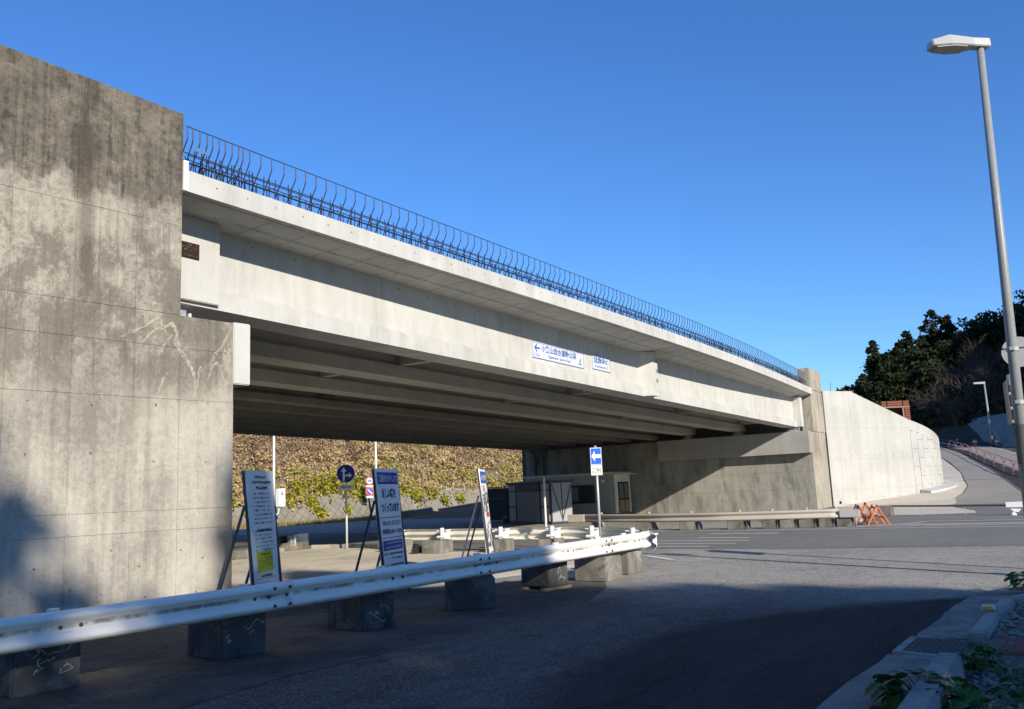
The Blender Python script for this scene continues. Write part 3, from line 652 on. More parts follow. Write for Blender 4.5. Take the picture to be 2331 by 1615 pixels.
def rebar():
    t = thing('reinforcing_bar_cage', 'rows of bent dark steel reinforcing bars sticking up along the bridge edge', 'reinforcing bars', (8.4, 11.2, 6.8))
    o = Vector(BASE[t.name]); r = .0105
    bent = MB(); bent.tube([(0, 0, .80), (0, 0, .60), (0, .02, .55), (0, .32, .02), (0, .34, -.06)], r, 5); bm_ = bent.mesh('bent_bar', M['rebar'])
    st = MB(); st.tube([(0, 0, -.05), (0, 0, .41)], r*.85, 5); sm_ = st.mesh('straight_bar', M['rebar'])
    st2 = MB(); st2.tube([(0, 0, -.05), (0, 0, .34)], r*.8, 5); sm2 = st2.mesh('straight_bar', M['rebar'])
    tie = MB(); tie.tube([(0, 0, .27), (0, .27, .31)], .007, 4); tm = tie.mesh('tie_bar', M['rebar'])
    rg = random.Random(5); zt_ = lambda x: zedge(x)+.345
    xs = list(8.44+np.arange(11)*.125); xs += list(np.arange(xs[-1]+.24, 48.6, .262))
    for i, x in enumerate(xs):
        y = yedge_s(x)+.15
        link('bent_bar', bm_, t, Vector((x, y, zt_(x)))-o, (0, rg.uniform(-.03, .03), rg.uniform(-.06, .06)))
        link('straight_bar', sm_, t, Vector((x+.07+rg.uniform(-.05, .05), y-.03, zt_(x)))-o, (rg.uniform(-.03, .03), rg.uniform(-.05, .05), 0))
        if i % 2 == 0: link('tie_bar', tm, t, Vector((x+.05, y, zt_(x)))-o)
        if x < 34: link('straight_bar', sm2, t, Vector((x+.15, y+.3, zt_(x)))-o, (0, rg.uniform(-.05, .05), 0))
        if i % 2: link('inner_bar', sm2, t, Vector((x-.07, y+.10, zt_(x)))-o, (rg.uniform(-.06, .06), rg.uniform(-.06, .06), 0)); link('inner_bar', sm_, t, Vector((x+rg.uniform(.15, .24), y+.02, zt_(x)))-o, (rg.uniform(-.05, .05), rg.uniform(-.06, .06), 0)); link('inner_bar', sm2, t, Vector((x+rg.uniform(-.02, .2), y+.18, zt_(x)))-o)
    for x0, x1 in ((31.5, 35.0), (42.0, 45.4)):
        for x in np.arange(x0, x1, .21):
            link('straight_bar', sm_, t, Vector((x, yedge_s(x)+.2, zt_(x)))-o)
    xl = list(np.arange(8.42, 48.7, .8))+[48.7]
    for dy, dz, rr in ((.15, .80, .0085), (.10, .30, .009), (.10, .16, .009), (.36, .30, .009), (.40, .16, .009), (.29, .42, .009), (.12, .23, .008)):
        q = MB(); q.tube([(x, yedge_s(x)+dy, zt_(x)+dz) for x in xl], rr, 5); q.build('long_bar', M['rebar'], t)
    cap = MB().tube([(0, 0, 0), (0, 0, .06)], .018, 8).mesh('bar_cap', M['wood'])
    for x in (8.62, 8.74): link('bar_cap', cap, t, Vector((x, yedge_s(x)+.12, zt_(x)+.42))-o)
rebar()

def bridge_signs():
    z0, z1 = 5.31, 5.755
    t = thing('direction_sign', 'wide white direction sign with blue arrow and park name fixed to the bridge girder', 'road sign', (20.55, 12.16, z0))
    x0, x1 = 20.55, 23.60; zf = lambda x: -.010*(x-x0)
    b = MB(); b.loft([[(x, 12.15, z0+zf(x)), (x, 12.15, z1+zf(x)), (x, 12.175, z1+zf(x)), (x, 12.175, z0+zf(x))] for x in (x0, x1)]); b.build('panel', M['signw'], t)
    F = Face((x0, 12.15, z0), (1, 0, -.010), (0.0, 0, 1), t); W = 3.05
    for q in ((0, 0, W, .012), (0, .428, W, .44), (0, 0, .02, .44), (W-.02, 0, W, .44)): F.rect(*q, M['blue'], 'border', .002)
    F.poly([(.08, .29), (.22, .41), (.27, .41), (.19, .315), (.40, .315), (.40, .265), (.19, .265), (.27, .17), (.22, .17)], M['txtblue'], 'arrow')
    F.text('2.7km', .06, .05, .38, .13, M['txtblue'], bold=.0)
    F.text('小笠山総合運動公園', .47, .2, 2.56, .41, M['txtblue'], bold=.02)
    F.text('Ogasayama', .85, .05, 1.46, .16, M['txtblue'], bold=.015); F.text('Sports', 1.52, .05, 1.88, .16, M['txtblue'], bold=.015); F.text('Park', 1.94, .072, 2.2, .16, M['txtblue'], bold=.015)
    F.rect(2.66, .05, 2.94, .39, M['board'], 'emblem_field', .003); F.rect(2.68, .07, 2.92, .14, M['green'], 'emblem_ground', .005)
    F.circle(2.82, .29, .03, M['txtblue'], 'emblem_head', .006); F.poly([(2.76, .15), (2.80, .15), (2.82, .19), (2.85, .15), (2.89, .15), (2.84, .25), (2.88, .23), (2.88, .25), (2.80, .27), (2.76, .22)], M['txtblue'], 'emblem_runner', .006)
    x0, x1 = 24.20, 25.46
    t = thing('interchange_sign', 'small white interchange name sign with blue letters beside the wider direction sign', 'road sign', (x0, 12.16, z0))
    b = MB(); b.loft([[(x, 12.15, z0+.03-.01*(x-x0)), (x, 12.15, z1+.05-.01*(x-x0)), (x, 12.175, z1+.05-.01*(x-x0)), (x, 12.175, z0+.03-.01*(x-x0))] for x in (x0, x1)]); b.build('panel', M['signw'], t)
    F = Face((x0, 12.15, z0+.03), (1, 0, -.010), (0, 0, 1), t)
    for q in ((0, 0, 1.24, .012), (0, .448, 1.24, .46), (0, 0, .02, .46), (1.22, 0, 1.24, .46)): F.rect(*q, M['blue'], 'border', .002)
    F.text('結縁寺IC', .10, .2, 1.14, .41, M['txtblue'], bold=.02); F.text('Kechienji IC', .16, .05, 1.1, .15, M['txtblue'], bold=.015)
bridge_signs()

# ------------------------------------------------------------------ far abutment, pillar, retaining walls
def far_abutment():
    t = thing('concrete_abutment', 'stained grey concrete abutment under the far end of the bridge with a pale cap beam', 'abutment', (48.9, 20, 0))
    g = .004; rg = random.Random(9)
    b = MB(); b.box(48.53, 11.46, 0, 50.4, 29.6, 4.1); b.build('core', M['abut'], t)
    ys = [11.45, 12.6, 14.5, 16.4, 18.3, 20.2, 22.1, 24.0, 25.9, 27.8, 29.6]; zs = [0, 1.1, 2.05, 3.03, 4.2]
    for i in range(len(ys)-1):
        for j in range(4):
            if j == 3 and ys[i] < 20: continue
            q = MB(); q.box(48.50+rg.uniform(-.004, .004), ys[i]+g, zs[j]+g, 48.54, ys[i+1]-g, zs[j+1]-g)
            q.build('wall_panel', M['abut'] if ys[i] > 12.5 or j < 3 else M['abut'], t)
    yc = [11.40, 12.9, 14.9, 16.9, 18.6, 20.1]
    for i in range(5):
        q = MB(); q.box(47.86, yc[i]+(.003 if i else 0), 3.03, 48.52, yc[i+1]-.003, 4.2); q.build('cap_beam', M['capc'], t)
    b = MB(); b.box(49.2, 12.2, 4.1, 50.2, 29.6, 6.0); b.build('back_wall', M['oldgirder'], t)
    q = MB(); q.tube([(48.3, 28.8, .1), (48.3, 28.8, 4.0), (48.1, 28.9, 4.2)], .11, 10); q.tube([(48.35, 28.2, 2.0), (48.35, 28.2, 4.2)], .07, 8); q.build('drain_pipe', M['raild'], t)
    t = thing('end_pillar', 'brown stained concrete end pillar rising above the far end of the bridge', 'pillar', (50.2, 11.8, 0))
    for x0, x1, z0, z1 in ((48.505, 51.96, 0, 4.196), (49.35, 52.08, 4.204, 6.55), (49.42, 52.2, 6.558, 7.78)):
        q = MB(); q.box(x0, 11.44, z0, x1, 12.05 if z0 > 1 else 11.458, z1); q.build('lift', M['pillar'], t, bevel=.02)
    q = MB(); q.box(49.6, 11.5, 0.01, 51.9, 13.5, 6.5); q.build('core', M['pillar'], t)
far_abutment()

def panel_wall():
    t = thing('retaining_wall', 'bright pale concrete retaining wall with a sloping top that curves away behind the barricade', 'retaining wall', (52.0, 11.4, 0))
    h = R(-30); d = Vector((math.cos(h), math.sin(h), 0)); nn = Vector((math.sin(h), -math.cos(h), 0))
    L = 7.15; o = Vector((52.02, 11.36, 0))
    def top(s): return 6.66 if s < 2.45 else 6.6-(s-2.45)*.342
    def P(s, z, off): p = o+d*s+nn*off; return (p.x, p.y, z)
    b = MB(); b.loft([[P(s, -.2, -.02), P(s, top(s)-.004, -.02), P(s, top(s)-.004, -.6), P(s, -.2, -.6)] for s in (0, 2.45, L)]); b.build('core', M['newer'], t)
    ss = [0, 2.45, 4.8, L]; zs = [-.1, .92, 2.68, 4.5, 9]; g = .0025
    for i in range(3):
        for j in range(4):
            s0, s1 = ss[i]+(g if i else 0), ss[i+1]-g; z0, z1 = zs[j]+g, zs[j+1]-g
            if z0 > top(s1)-.3 and z0 > top(s0): continue
            q = MB(); q.loft([[P(s0, z0, 0), P(s1, z0, 0), P(s1, max(z0+.02, min(z1, top(s1))), 0), P(s0, min(z1, top(s0)), 0)], [P(s0, z0, -.019), P(s1, z0, -.019), P(s1, max(z0+.02, min(z1, top(s1))), -.019), P(s0, min(z1, top(s0)), -.019)]])
            q.build('wall_panel', M['newer'], t)
    hole = MB().disc((0, 0, 0), tuple(nn), .035, .012, 8).mesh('tie_hole', M['block'])
    for k in range(6):
        for z in (2.86, .42): link('tie_hole', hole, t, Vector(P(.65+1.2*k, z, .002))-Vector(BASE[t.name]))
    hl = MB().disc((0, 0, 0), tuple(nn), .10, .012, 12).mesh('drain_hole', M['black'])
    link('drain_hole', hl, t, Vector(P(.55, .22, .003))-Vector(BASE[t.name]))
    # curved part: staggered block panels under a smooth coping
    S0 = o+d*L; c = S0+Vector((.5, .866, 0))*8
    def Q(a, z, off): rr = 8+off; return (c.x+rr*math.sin(a), c.y-rr*math.cos(a), z)
    def top2(a):
        u = (a-R(-30)); return 4.98-1.2*(u/R(36))-.25*max(0, u-R(36))
    angs = [R(-30)+R(3.0)*i for i in range(31)]
    b = MB(); b.loft([[Q(a, -.2, -.03), Q(a, top2(a)-.003, -.03), Q(a, top2(a)-.003, -.6), Q(a, -.2, -.6)] for a in angs]); b.build('core', M['newer'], t)
    b = MB(); b.loft([[Q(a, top2(a)-.62, -.02), Q(a, top2(a)-.62, .01), Q(a, top2(a), .01), Q(a, top2(a), -.02)] for a in angs]); b.build('coping', M['newer'], t)
    rg = random.Random(4); st_ = R(4.3); ncol = 17
    for i in range(ncol):
        a0 = R(-30)+st_*i+.001; a1 = a0+st_-.002; zb = -.1+(.55 if i % 2 else 0); am = (a0+a1)/2
        tp = top2(am)-.60
        rows = [(-.1, zb)] if i % 2 else []
        z = zb
        while z < tp: rows.append((z, min(z+1.1, tp))); z += 1.1
        for z0, z1 in rows:
            if z1-z0 < .12: continue
            q = MB(); f = .011; dd = rg.uniform(.002, .018)
            q.loft([[Q(a, z0+f, -.028), Q(a, z1-f, -.028), Q(a, z1-f, dd), Q(a, z0+f, dd)] for a in (a0, am, a1)])
            q.build('wall_panel', M['grey'] if (1.9 < z0 < 3.1 and i % 2) or z0 > 2.9 or (z0 > .8 and rg.random() < .2) else M['newer'], t)
    q = MB(); q.disc(Q(R(-22), .62, .02), (math.sin(R(-22)), -math.cos(R(-22)), 0), .11, .02, 12, .15); q.build('drain_hole', M['black'], t)
    q = MB(); q.disc(Q(R(10), 1.3, .02), (math.sin(R(10)), -math.cos(R(10)), 0), .09, .02, 12, .15); q.build('drain_hole', M['black'], t)
    # apron of cast slabs round the foot
    for i in range(9):
        a0 = R(-28)+R(6)*i; a1 = a0+R(5.85)
        q = MB(); q.loft([[Q(a, -.1, .05), Q(a, zt(Q(a, 0, .3)[0])+.22, .05), Q(a, zt(Q(a, 0, .3)[0])+.13, .75), Q(a, -.1, .75)] for a in (a0, a1)]); q.build('apron_slab', M['new'], t)
    # the earth the wall holds back
    b = MB(); pts = [(50.3, 12.3), (52.1, 11.9), (58.3, 8.5)]+[Q(a, 0, -.5)[:2] for a in angs[1:]]+[(75, 31), (50.3, 31)]
    tp = [6.55, 6.55, 4.8]+[top2(a)-.15 for a in angs[1:]]+[6.4, 6.4]
    vs = [(x, y, -.1) for x, y in pts]+[(x, y, z) for (x, y), z in zip(pts, tp)]; n = len(pts)
    b.add(vs, [tuple(range(n, 2*n))]+[(i, (i+1) % n, n+(i+1) % n, n+i) for i in range(n)])
    struct(b.build('embankment_fill', M['earth'], base=(60, 20, 0)))
    return P, top
PW, PTOP = panel_wall()

def wall_top_bits():
    h = R(-30)
    for k, (s, hh) in enumerate(((.35, .62), (1.25, .58))):
        x, y, z = PW(s, 6.55, -.5)
        t = tag(MB().tube([(x, y, z), (x-.02, y, z+hh+.1)], .018, 5).build('marker_stake', M['rust']), ['thin reddish stake on the retaining wall top nearest the end pillar', 'thin reddish stake on the retaining wall top farther from the end pillar'][k], 'stake', 'stakes on the wall top')
    x, y, z = PW(3.0, 6.35, -.4); x2, y2, z2 = PW(1.9, 6.55, -.4)
    t = thing('rope_post', 'short red post with a slack rope on the sloping wall top', 'post', (x, y, z))
    MB().tube([(x, y, z-.1), (x, y, z+.42)], .04, 6).build('post', M['rust'], t)
    MB().tube([(x, y, z+.4), ((x*.6+x2*.4), (y*.6+y2*.4), z+.36), (x*.3+x2*.7, y*.3+y2*.7, z+.42), (x2, y2, z+.72)], .014, 4).build('rope', M['wood'], t)
    # rust brown crib of stacked beams on the fill
    t = thing('crib_frame', 'rust brown crib frame of stacked steel beams above the sloping wall', 'crib frame', (80.9, 11.6, 3.0))
    z0, z1 = 4.6, 8.0; A = Vector((80.2, 12.75, 0)); B = Vector((81.6, 10.75, 0)); dr = (B-A).normalized(); n = Vector((dr.y, -dr.x, 0)); n = -n if n.x > 0 else n; Lw = (B-A).length
    back = A-n*1.0
    for k in range(14):
        z = z1-.2*k-.1
        if 3 <= k <= 6: segs = [(0, .25), (Lw-.45, Lw)]
        else: segs = [(0, .42), (.52, Lw-.62), (Lw-.52, Lw)]
        for s0, s1 in segs:
            MB().obox(A+dr*((s0+s1)/2)+Vector((0, 0, z)), dr*(s1-s0)/2, n*.06, (0, 0, .082)).build('beam', M['rust'], t)
    for s in (.47, Lw-.57): MB().obox(A+dr*s-n*.1+Vector((0, 0, (z0+z1)/2)), dr*.05, n*.05, (0, 0, (z1-z0)/2)).build('post', M['rust'], t)
    MB().obox(A+dr*Lw/2+n*.09+Vector((0, 0, z1-.55)), dr*Lw/2, n*.03, (0, 0, .05)).build('beam', M['wood'], t)
    MB().obox(A+dr*(Lw-.6)+n*.08+Vector((0, 0, z1-1.0)), dr*.06, n*.03, (0, 0, .45)).build('post', M['wood'], t)
    MB().obox(A+dr*Lw/2-n*1.0+Vector((0, 0, (z0+z1)/2-.2)), dr*Lw/2, n*.06, (0, 0, (z1-z0)/2-.2)).build('back_sheet', M['rust'], t)
    for s in (.06, Lw-.06): MB().obox(A+dr*s-n*.5+Vector((0, 0, (z0+z1)/2)), dr*.05, n*.45, (0, 0, (z1-z0)/2)).build('end_sheet', M['rust'], t)
wall_top_bits()

# ------------------------------------------------------------------ guardrails and their concrete blocks
WPROF = [(0, .755), (.035, .75), (.078, .722), (.085, .70), (.075, .675), (.022, .640), (.008, .628), (.008, .595), (.022, .583), (.075, .545), (.085, .52), (.078, .495), (.035, .467), (0, .46)]
def sweep(path, prof, side=1, th=.005, zs=0.0):
    """W-shaped rail: prof (bulge, z) carried along a plan path; bulge goes to the side of the path"""
    P = [Vector((x, y, 0)) for x, y in path]; b = MB(); secs = []
    for i, p in enumerate(P):
        d = (P[min(i+1, len(P)-1)]-P[max(i-1, 0)]).normalized(); nrm = Vector((d.y, -d.x, 0))*side
        secs.append([tuple(p+nrm*q+Vector((0, 0, z+zs))) for q, z in prof]+[tuple(p+nrm*(q-th)+Vector((0, 0, z+zs))) for q, z in reversed(prof)])
    return b.loft(secs)
def smooth_path(pts, n=40):
    pts = np.array(pts, float); t = np.concatenate([[0], np.cumsum(np.linalg.norm(np.diff(pts, axis=0), axis=1))])
    u = np.linspace(0, t[-1], n); q = np.stack([np.interp(u, t, pts[:, k]) for k in (0, 1)], 1)
    for _ in range(3): q[1:-1] = (q[:-2]+2*q[1:-1]+q[2:])/4
    return [tuple(p) for p in q]
def near_rail():
    full = smooth_path([(-6, 8.6), (1, 7.98), (4, 7.6), (7, 7.33), (8.5, 7.24), (10.5, 7.12), (12.5, 7.03), (14.2, 6.98), (15.45, 6.93)], 90)
    t = thing('white_guardrail', 'long white two-wave guardrail bolted over dark concrete blocks beside the road', 'guardrail', (7, 7.3, 0))
    def sub(a, b, off=0): return [(x, y-off) for x, y in full if a <= x <= b]
    yat = lambda x: float(np.interp(x, [p[0] for p in full], [p[1] for p in full]))
    cuts = [-6, 2.2, 6.75, 10.3, 13.95, 15.5]
    for i in range(5):
        a, b_ = cuts[i]-.16, cuts[i+1]+.16 if i < 4 else cuts[i+1]
        sweep([(a, yat(a)-.012*(i % 2))]+sub(a+.02, b_-.02, .012*(i % 2))+[(b_, yat(b_)-.012*(i % 2))], WPROF).build('rail_beam', M['railw'], t, smooth=True)
    # flared end lip
    e = [(15.40, yat(15.4)-.004), (15.52, yat(15.5)-.012), (15.60, yat(15.5)-.03)]; sweep(e, [(q*1.12, .61+(z-.61)*1.05) for q, z in WPROF], th=.022).build('end_lip', M['railw'], t, smooth=True)
    bolt = MB().tube([(0, 0, 0), (0, -.018, 0)], .018, 8).mesh('bolt', M['raild'])
    bs = Vector(BASE[t.name])
    for c in cuts[1:5]:
        for dx, z in ((-.1, .70), (.1, .70), (-.12, .612), (.12, .612), (-.1, .52), (.1, .52)):
            q = .088 if z != .612 else .012; link('bolt', bolt, t, Vector((c+dx, yat(c+dx)-q-.004, z))-bs)
    for x in (4.55, 6.55, 8.62, 10.6, 12.75, 14.2, 15.2):
        for dx in (-.09, .09): link('bolt', bolt, t, Vector((x+dx, yat(x+dx)-.012, .612))-bs)
        q = MB(); q.tube([(x, yat(x)+.26, .43), (x, yat(x)+.26, .752)], .055, 12); q.box(x-.05, yat(x)+.006, .56, x+.05, yat(x)+.27, .69); q.build('post', M['railw'], t, smooth=False)
    return yat
YR = near_rail()
def conc_block(x0, y0, x1, y1, h, rz, mat, label, group, marks=0, name='concrete_block', lift=0):
    cx, cy = (x0+x1)/2, (y0+y1)/2; t = thing(name, label, 'concrete block', (cx, cy, 0), rz, group)
    hx, hy = (x1-x0)/2, (y1-y0)/2
    b = MB(); b.box(-hx, -hy, lift, hx, hy, lift+h); b.build('block_body', mat, t, bevel=.018, rot=True)
    rg = random.Random(int(x0*100))
    for k in range(marks):      # chalky scratches on the face towards the road
        q = MB(); x, z = rg.uniform(-hx*.7, hx*.6), rg.uniform(h*.35, h*.8); p = []
        for i in range(rg.randint(4, 8)): p.append((x, z)); x += rg.uniform(-.05, .07); z += rg.uniform(-.05, .045)
        p = [(min(hx*.9, max(-hx*.9, a)), min(h*.92, max(h*.08, c_))) for a, c_ in p]
        for i in range(len(p)-1):
            dx, dz = p[i+1][0]-p[i][0], p[i+1][1]-p[i][1]; l = math.hypot(dx, dz) or 1; ww = rg.uniform(.002, .005)
            q.add([(p[i][0]-dz/l*ww, -hy-.002, lift+p[i][1]+dx/l*ww), (p[i][0]+dz/l*ww, -hy-.002, lift+p[i][1]-dx/l*ww), (p[i+1][0]+dz/l*ww, -hy-.002, lift+p[i+1][1]-dx/l*ww), (p[i+1][0]-dz/l*ww, -hy-.002, lift+p[i+1][1]+dx/l*ww)], [(0, 1, 2, 3)])
        q.build('scratch', M['scratch'], t, rot=True)
    return t
def near_blocks():
    g = 'concrete blocks under the near white guardrail'
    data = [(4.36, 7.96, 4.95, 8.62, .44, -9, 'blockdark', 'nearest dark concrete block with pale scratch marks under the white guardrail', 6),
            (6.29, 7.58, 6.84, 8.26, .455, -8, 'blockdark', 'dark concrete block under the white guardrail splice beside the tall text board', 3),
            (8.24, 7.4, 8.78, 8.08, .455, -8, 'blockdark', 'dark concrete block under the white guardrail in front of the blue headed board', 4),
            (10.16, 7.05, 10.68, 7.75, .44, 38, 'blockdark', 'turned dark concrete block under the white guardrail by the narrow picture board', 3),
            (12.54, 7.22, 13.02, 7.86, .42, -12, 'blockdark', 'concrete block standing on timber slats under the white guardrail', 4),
            (13.85, 6.9, 14.42, 7.55, .42, -4, 'block', 'half sunlit concrete block crossed by a pole shadow near the guardrail end', 2),
            (15.05, 7.02, 15.6, 7.62, .43, -6, 'block', 'sunlit mossy concrete block under the open end of the white guardrail', 0)]
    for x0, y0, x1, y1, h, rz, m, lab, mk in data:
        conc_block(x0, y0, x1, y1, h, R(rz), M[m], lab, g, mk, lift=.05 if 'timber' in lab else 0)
    t = thing('timber_slats', 'pair of timber slats under a dark concrete block', 'timber', (12.78, 7.54, 0), R(-12))
    for dy in (-.26, .22): MB().box(-.34, dy-.05, .004, .32, dy+.05, .048).build('slat', M['wood'], t, rot=True)
near_blocks()

def rail_back():
    """second rail across the island: seen from behind, bulge towards the main road"""
    path = smooth_path([(21.05, 18.2), (20.8, 16.5), (20.6, 14.5), (20.7, 12.6), (20.6, 11.0), (19.6, 9.2), (18.2, 8.0), (16.9, 7.35)], 50)
    t = thing('cream_guardrail', 'cream guardrail seen from its post side along the edge of the main road', 'guardrail', (20.7, 14, 0))
    prof = [(q, .64-(.755-z)*1.08) for q, z in WPROF]
    sweep(path, prof, -1).build('rail_beam', M['raill'], t, smooth=True)
    yx = [p[1] for p in path][::-1]; xx = [p[0] for p in path][::-1]; X = lambda y: float(np.interp(y, yx, xx))
    for y in (17.35, 15.45, 13.4, 11.75, 10.35, 8.6, 7.6):
        x = X(y); q = MB(); q.box(x-.16, y-.14, .36, x-.02, y+.14, .60); q.box(x-.24, y-.18, .60, x-.02, y+.18, .625); pq = q.build('block_out', M['white'], t)
        q = MB(); q.tube([(x-.22, y, .28), (x-.22, y, .68)], .06, 10); q.tube([(x-.26, y-.12, .42), (x-.26, y+.14, .42)], .04, 8); q.build('post', M['white'], t)
    g = 'concrete blocks under the cream guardrail'
    for k, (x0, y0, x1, y1, lab) in enumerate([(20.15, 16.75, 20.75, 17.35, 'weathered concrete block at the kerb end of the cream guardrail'), (19.75, 15.0, 20.4, 15.65, 'weathered concrete block under the cream guardrail beside the blue headed board'),
            (20.0, 13.05, 20.6, 13.6, 'weathered concrete block under the cream guardrail behind the narrow picture board'), (20.0, 11.45, 20.6, 12.0, 'dark weathered concrete block under the cream guardrail beside the arrow sign post'), (19.9, 10.1, 20.4, 10.7, 'weathered concrete block under the cream guardrail nearest the arrow sign post')]):
        conc_block(x0, y0, x1, y1, .36, R(-4+5*k), M['block'], lab, g)
rail_back()

def rail_far():
    t = thing('beige_guardrail', 'long beige two-wave guardrail on low concrete blocks across the main road', 'guardrail', (30.1, 11, 0))
    prof = [(q, .60-(.755-z)*1.05) for q, z in WPROF]
    sweep(smooth_path([(32.0, 16.9), (31.0, 15), (30.25, 12.8), (29.95, 10.5), (30.2, 8.2), (30.6, 6.9), (30.75, 6.6)], 40), prof, 1).build('rail_beam', M['railb'], t, smooth=True)
    MB().box(31.75, 16.75, .29, 31.9, 17.5, .60).build('end_plate', M['railb'], t, bevel=.02)
    MB().box(30.62, 5.9, .30, 30.75, 6.55, .56).build('end_plate', M['grey'], t, bevel=.02)
    for y in (15.9, 13.4, 11.6, 9.8, 8.7, 7.6, 6.7):
        x = float(np.interp(y, [6.6, 8.2, 10.5, 12.8, 15, 16.9], [30.75, 30.2, 29.95, 30.25, 31.0, 32.0])); MB().tube([(x+.2, y, .2), (x+.2, y, .66)], .05, 8).build('post', M['railb'], t)
    g = 'low concrete blocks under the beige guardrail'; bl = [(31.6, 16.75, 15.9), (30.35, 13.85, 13.15), (29.95, 11.95, 11.3), (29.98, 10.2, 9.55), (30.1, 9.02, 8.5), (30.2, 8.44, 7.9), (30.35, 7.84, 7.3), (30.5, 7.22, 6.74), (30.7, 6.68, 6.15)]
    labs = ['low concrete block under the beige guardrail end beside the arrow sign', 'low concrete block under the beige guardrail before the office door', 'low concrete block under the beige guardrail before the shadow edge on the abutment', 'first of the tight row of low concrete blocks under the beige guardrail',
            'second of the tight row of low concrete blocks under the beige guardrail', 'third of the tight row of low concrete blocks under the beige guardrail', 'fourth of the tight row of low concrete blocks under the beige guardrail', 'fifth of the tight row of low concrete blocks under the beige guardrail', 'low concrete block standing clear of the beige guardrail end beside the orange barricades']
    for (x, ya, yb), lab in zip(bl, labs):
        t2 = conc_block(x, yb, x+.6, ya, .30, R(0), M['block'], lab, g)
        q = MB(); q.bar((-.31, -(ya-yb)/2-.012, .30), (-.31, -(ya-yb)/2-.075, .005), .05, .03); q.build('sliver', M['black'], t2, rot=True)  # thin black sliver down the block's side, leaning outward at its foot
    # shaded rail under the bridge beyond the island
    t = thing('shaded_guardrail', 'dark guardrail in the bridge shade beyond the paved island with a white end panel', 'guardrail', (20, 22.3, 0))
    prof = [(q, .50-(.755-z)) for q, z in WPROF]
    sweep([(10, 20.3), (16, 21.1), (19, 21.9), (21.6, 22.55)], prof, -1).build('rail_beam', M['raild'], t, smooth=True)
    MB().tube([(21.75+.28*math.cos(a), 22.45+.16*math.sin(a), .34) for a in (0, .1)], .17, 12)
    q = MB(); q.loft([[(21.72+.30*math.cos(a), 22.42+.14*math.sin(a), z) for a in (2*math.pi*k/14 for k in range(14))] for z in (.18, .52)]); q.build('end_panel', M['signw'], t, smooth=False)
    for x, y in ((21.0, 22.15), (19.3, 21.75), (17.2, 21.15)):
        q = MB(); q.box(x-.12, y-.1, .24, x+.12, y+.06, .50); q.tube([(x, y-.16, .18), (x, y-.16, .52)], .05, 8); q.build('post', M['galv'], t)
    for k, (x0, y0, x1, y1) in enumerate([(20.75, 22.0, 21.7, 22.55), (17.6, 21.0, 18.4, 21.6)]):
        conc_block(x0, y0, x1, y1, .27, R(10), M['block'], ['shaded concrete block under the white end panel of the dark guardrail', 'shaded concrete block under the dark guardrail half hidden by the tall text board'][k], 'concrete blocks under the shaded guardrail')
rail_far()

def island_kerb():
    t = thing('curved_kerb', 'curved row of kerb stones rounding the end of the paved island', 'kerb', (21, 19, 0))
    pts = smooth_path([(17.6, 21.15), (19.0, 21.55), (20.4, 22.2), (21.35, 22.55), (22.0, 22.2), (22.25, 20.8), (21.95, 19.1), (21.1, 17.2), (20.55, 16.2), (20.1, 15.6)], 46)
    for i in range(0, 45, 3):
        a, b_ = Vector((*pts[i], 0)), Vector((*pts[min(i+3, 45)], 0)); d = (b_-a).normalized(); n = Vector((-d.y, d.x, 0))
        a = a+d*.006; b_ = b_-d*.006
        q = MB(); q.loft([[tuple(p+n*o+Vector((0, 0, z))) for o, z in ((-.07, .0), (-.07, .12), (.06, .13), (.09, 0))] for p in (a, b_)]); q.build('kerb_stone', M['kerb'] if i not in (15, 24, 27) else M['blockdark'], t)
    # dark tube curling along the kerb
    t = tag(MB().tube([(20.55, 17.9, .11), (20.9, 17.3, .12), (20.75, 16.6, .12), (20.2, 16.05, .11), (19.65, 15.8, .09)], .1, 8).build('dark_edging', M['black']), 'thick black edging curling round the kerb behind the blue headed board', 'edging')
island_kerb()

# ------------------------------------------------------------------ boards, signs, poles
def a_board(loc, az, name, label, W=.95, H=1.86, lean=4.0, z0=.24):
    """tall notice board on a steel A-frame; local +x right along the face, -y out of the face"""
    t = thing(name, label, 'notice board', loc, R(az+90))
    L = R(lean); u = Vector((0, math.sin(L), math.cos(L))); n = Vector((0, -math.cos(L), math.sin(L))); o = Vector((-W/2, -.16, z0))
    c = o+Vector((W/2, 0, 0))+u*H/2-n*.02
    MB().obox(c, (W/2, 0, 0), u*H/2, n*.018).build('panel', M['board'], t, rot=True)
    for x in (-W/2-.012, W/2+.012): MB().bar(Vector((x, -.16, 0))-u*.0+Vector((0, -.04, .004)), Vector((x, -.16, 0))+u*(H+z0+.0)-n*.02, .03, .045).build('frame_leg', M['shedf'], t, rot=True)
    for x in (-W/2+.05, W/2-.05): MB().bar((x, .50, .004), Vector((x, -.16, 0))+u*(H*.72+z0)-n*.06, .032, .032).build('rear_leg', M['shedf'], t, rot=True)
    MB().bar((-W/2, .34, .36), (W/2, .34, .36), .03).build('cross_bar', M['shedf'], t, rot=True)
    MB().bar((-W/2-.02, -.16, z0-.01), (W/2+.02, -.16, z0-.01), .03, .03).build('cross_bar', M['shedf'], t, rot=True)
    return t, Face(o+n*.0015, (1, 0, 0), u, t, rot=True)
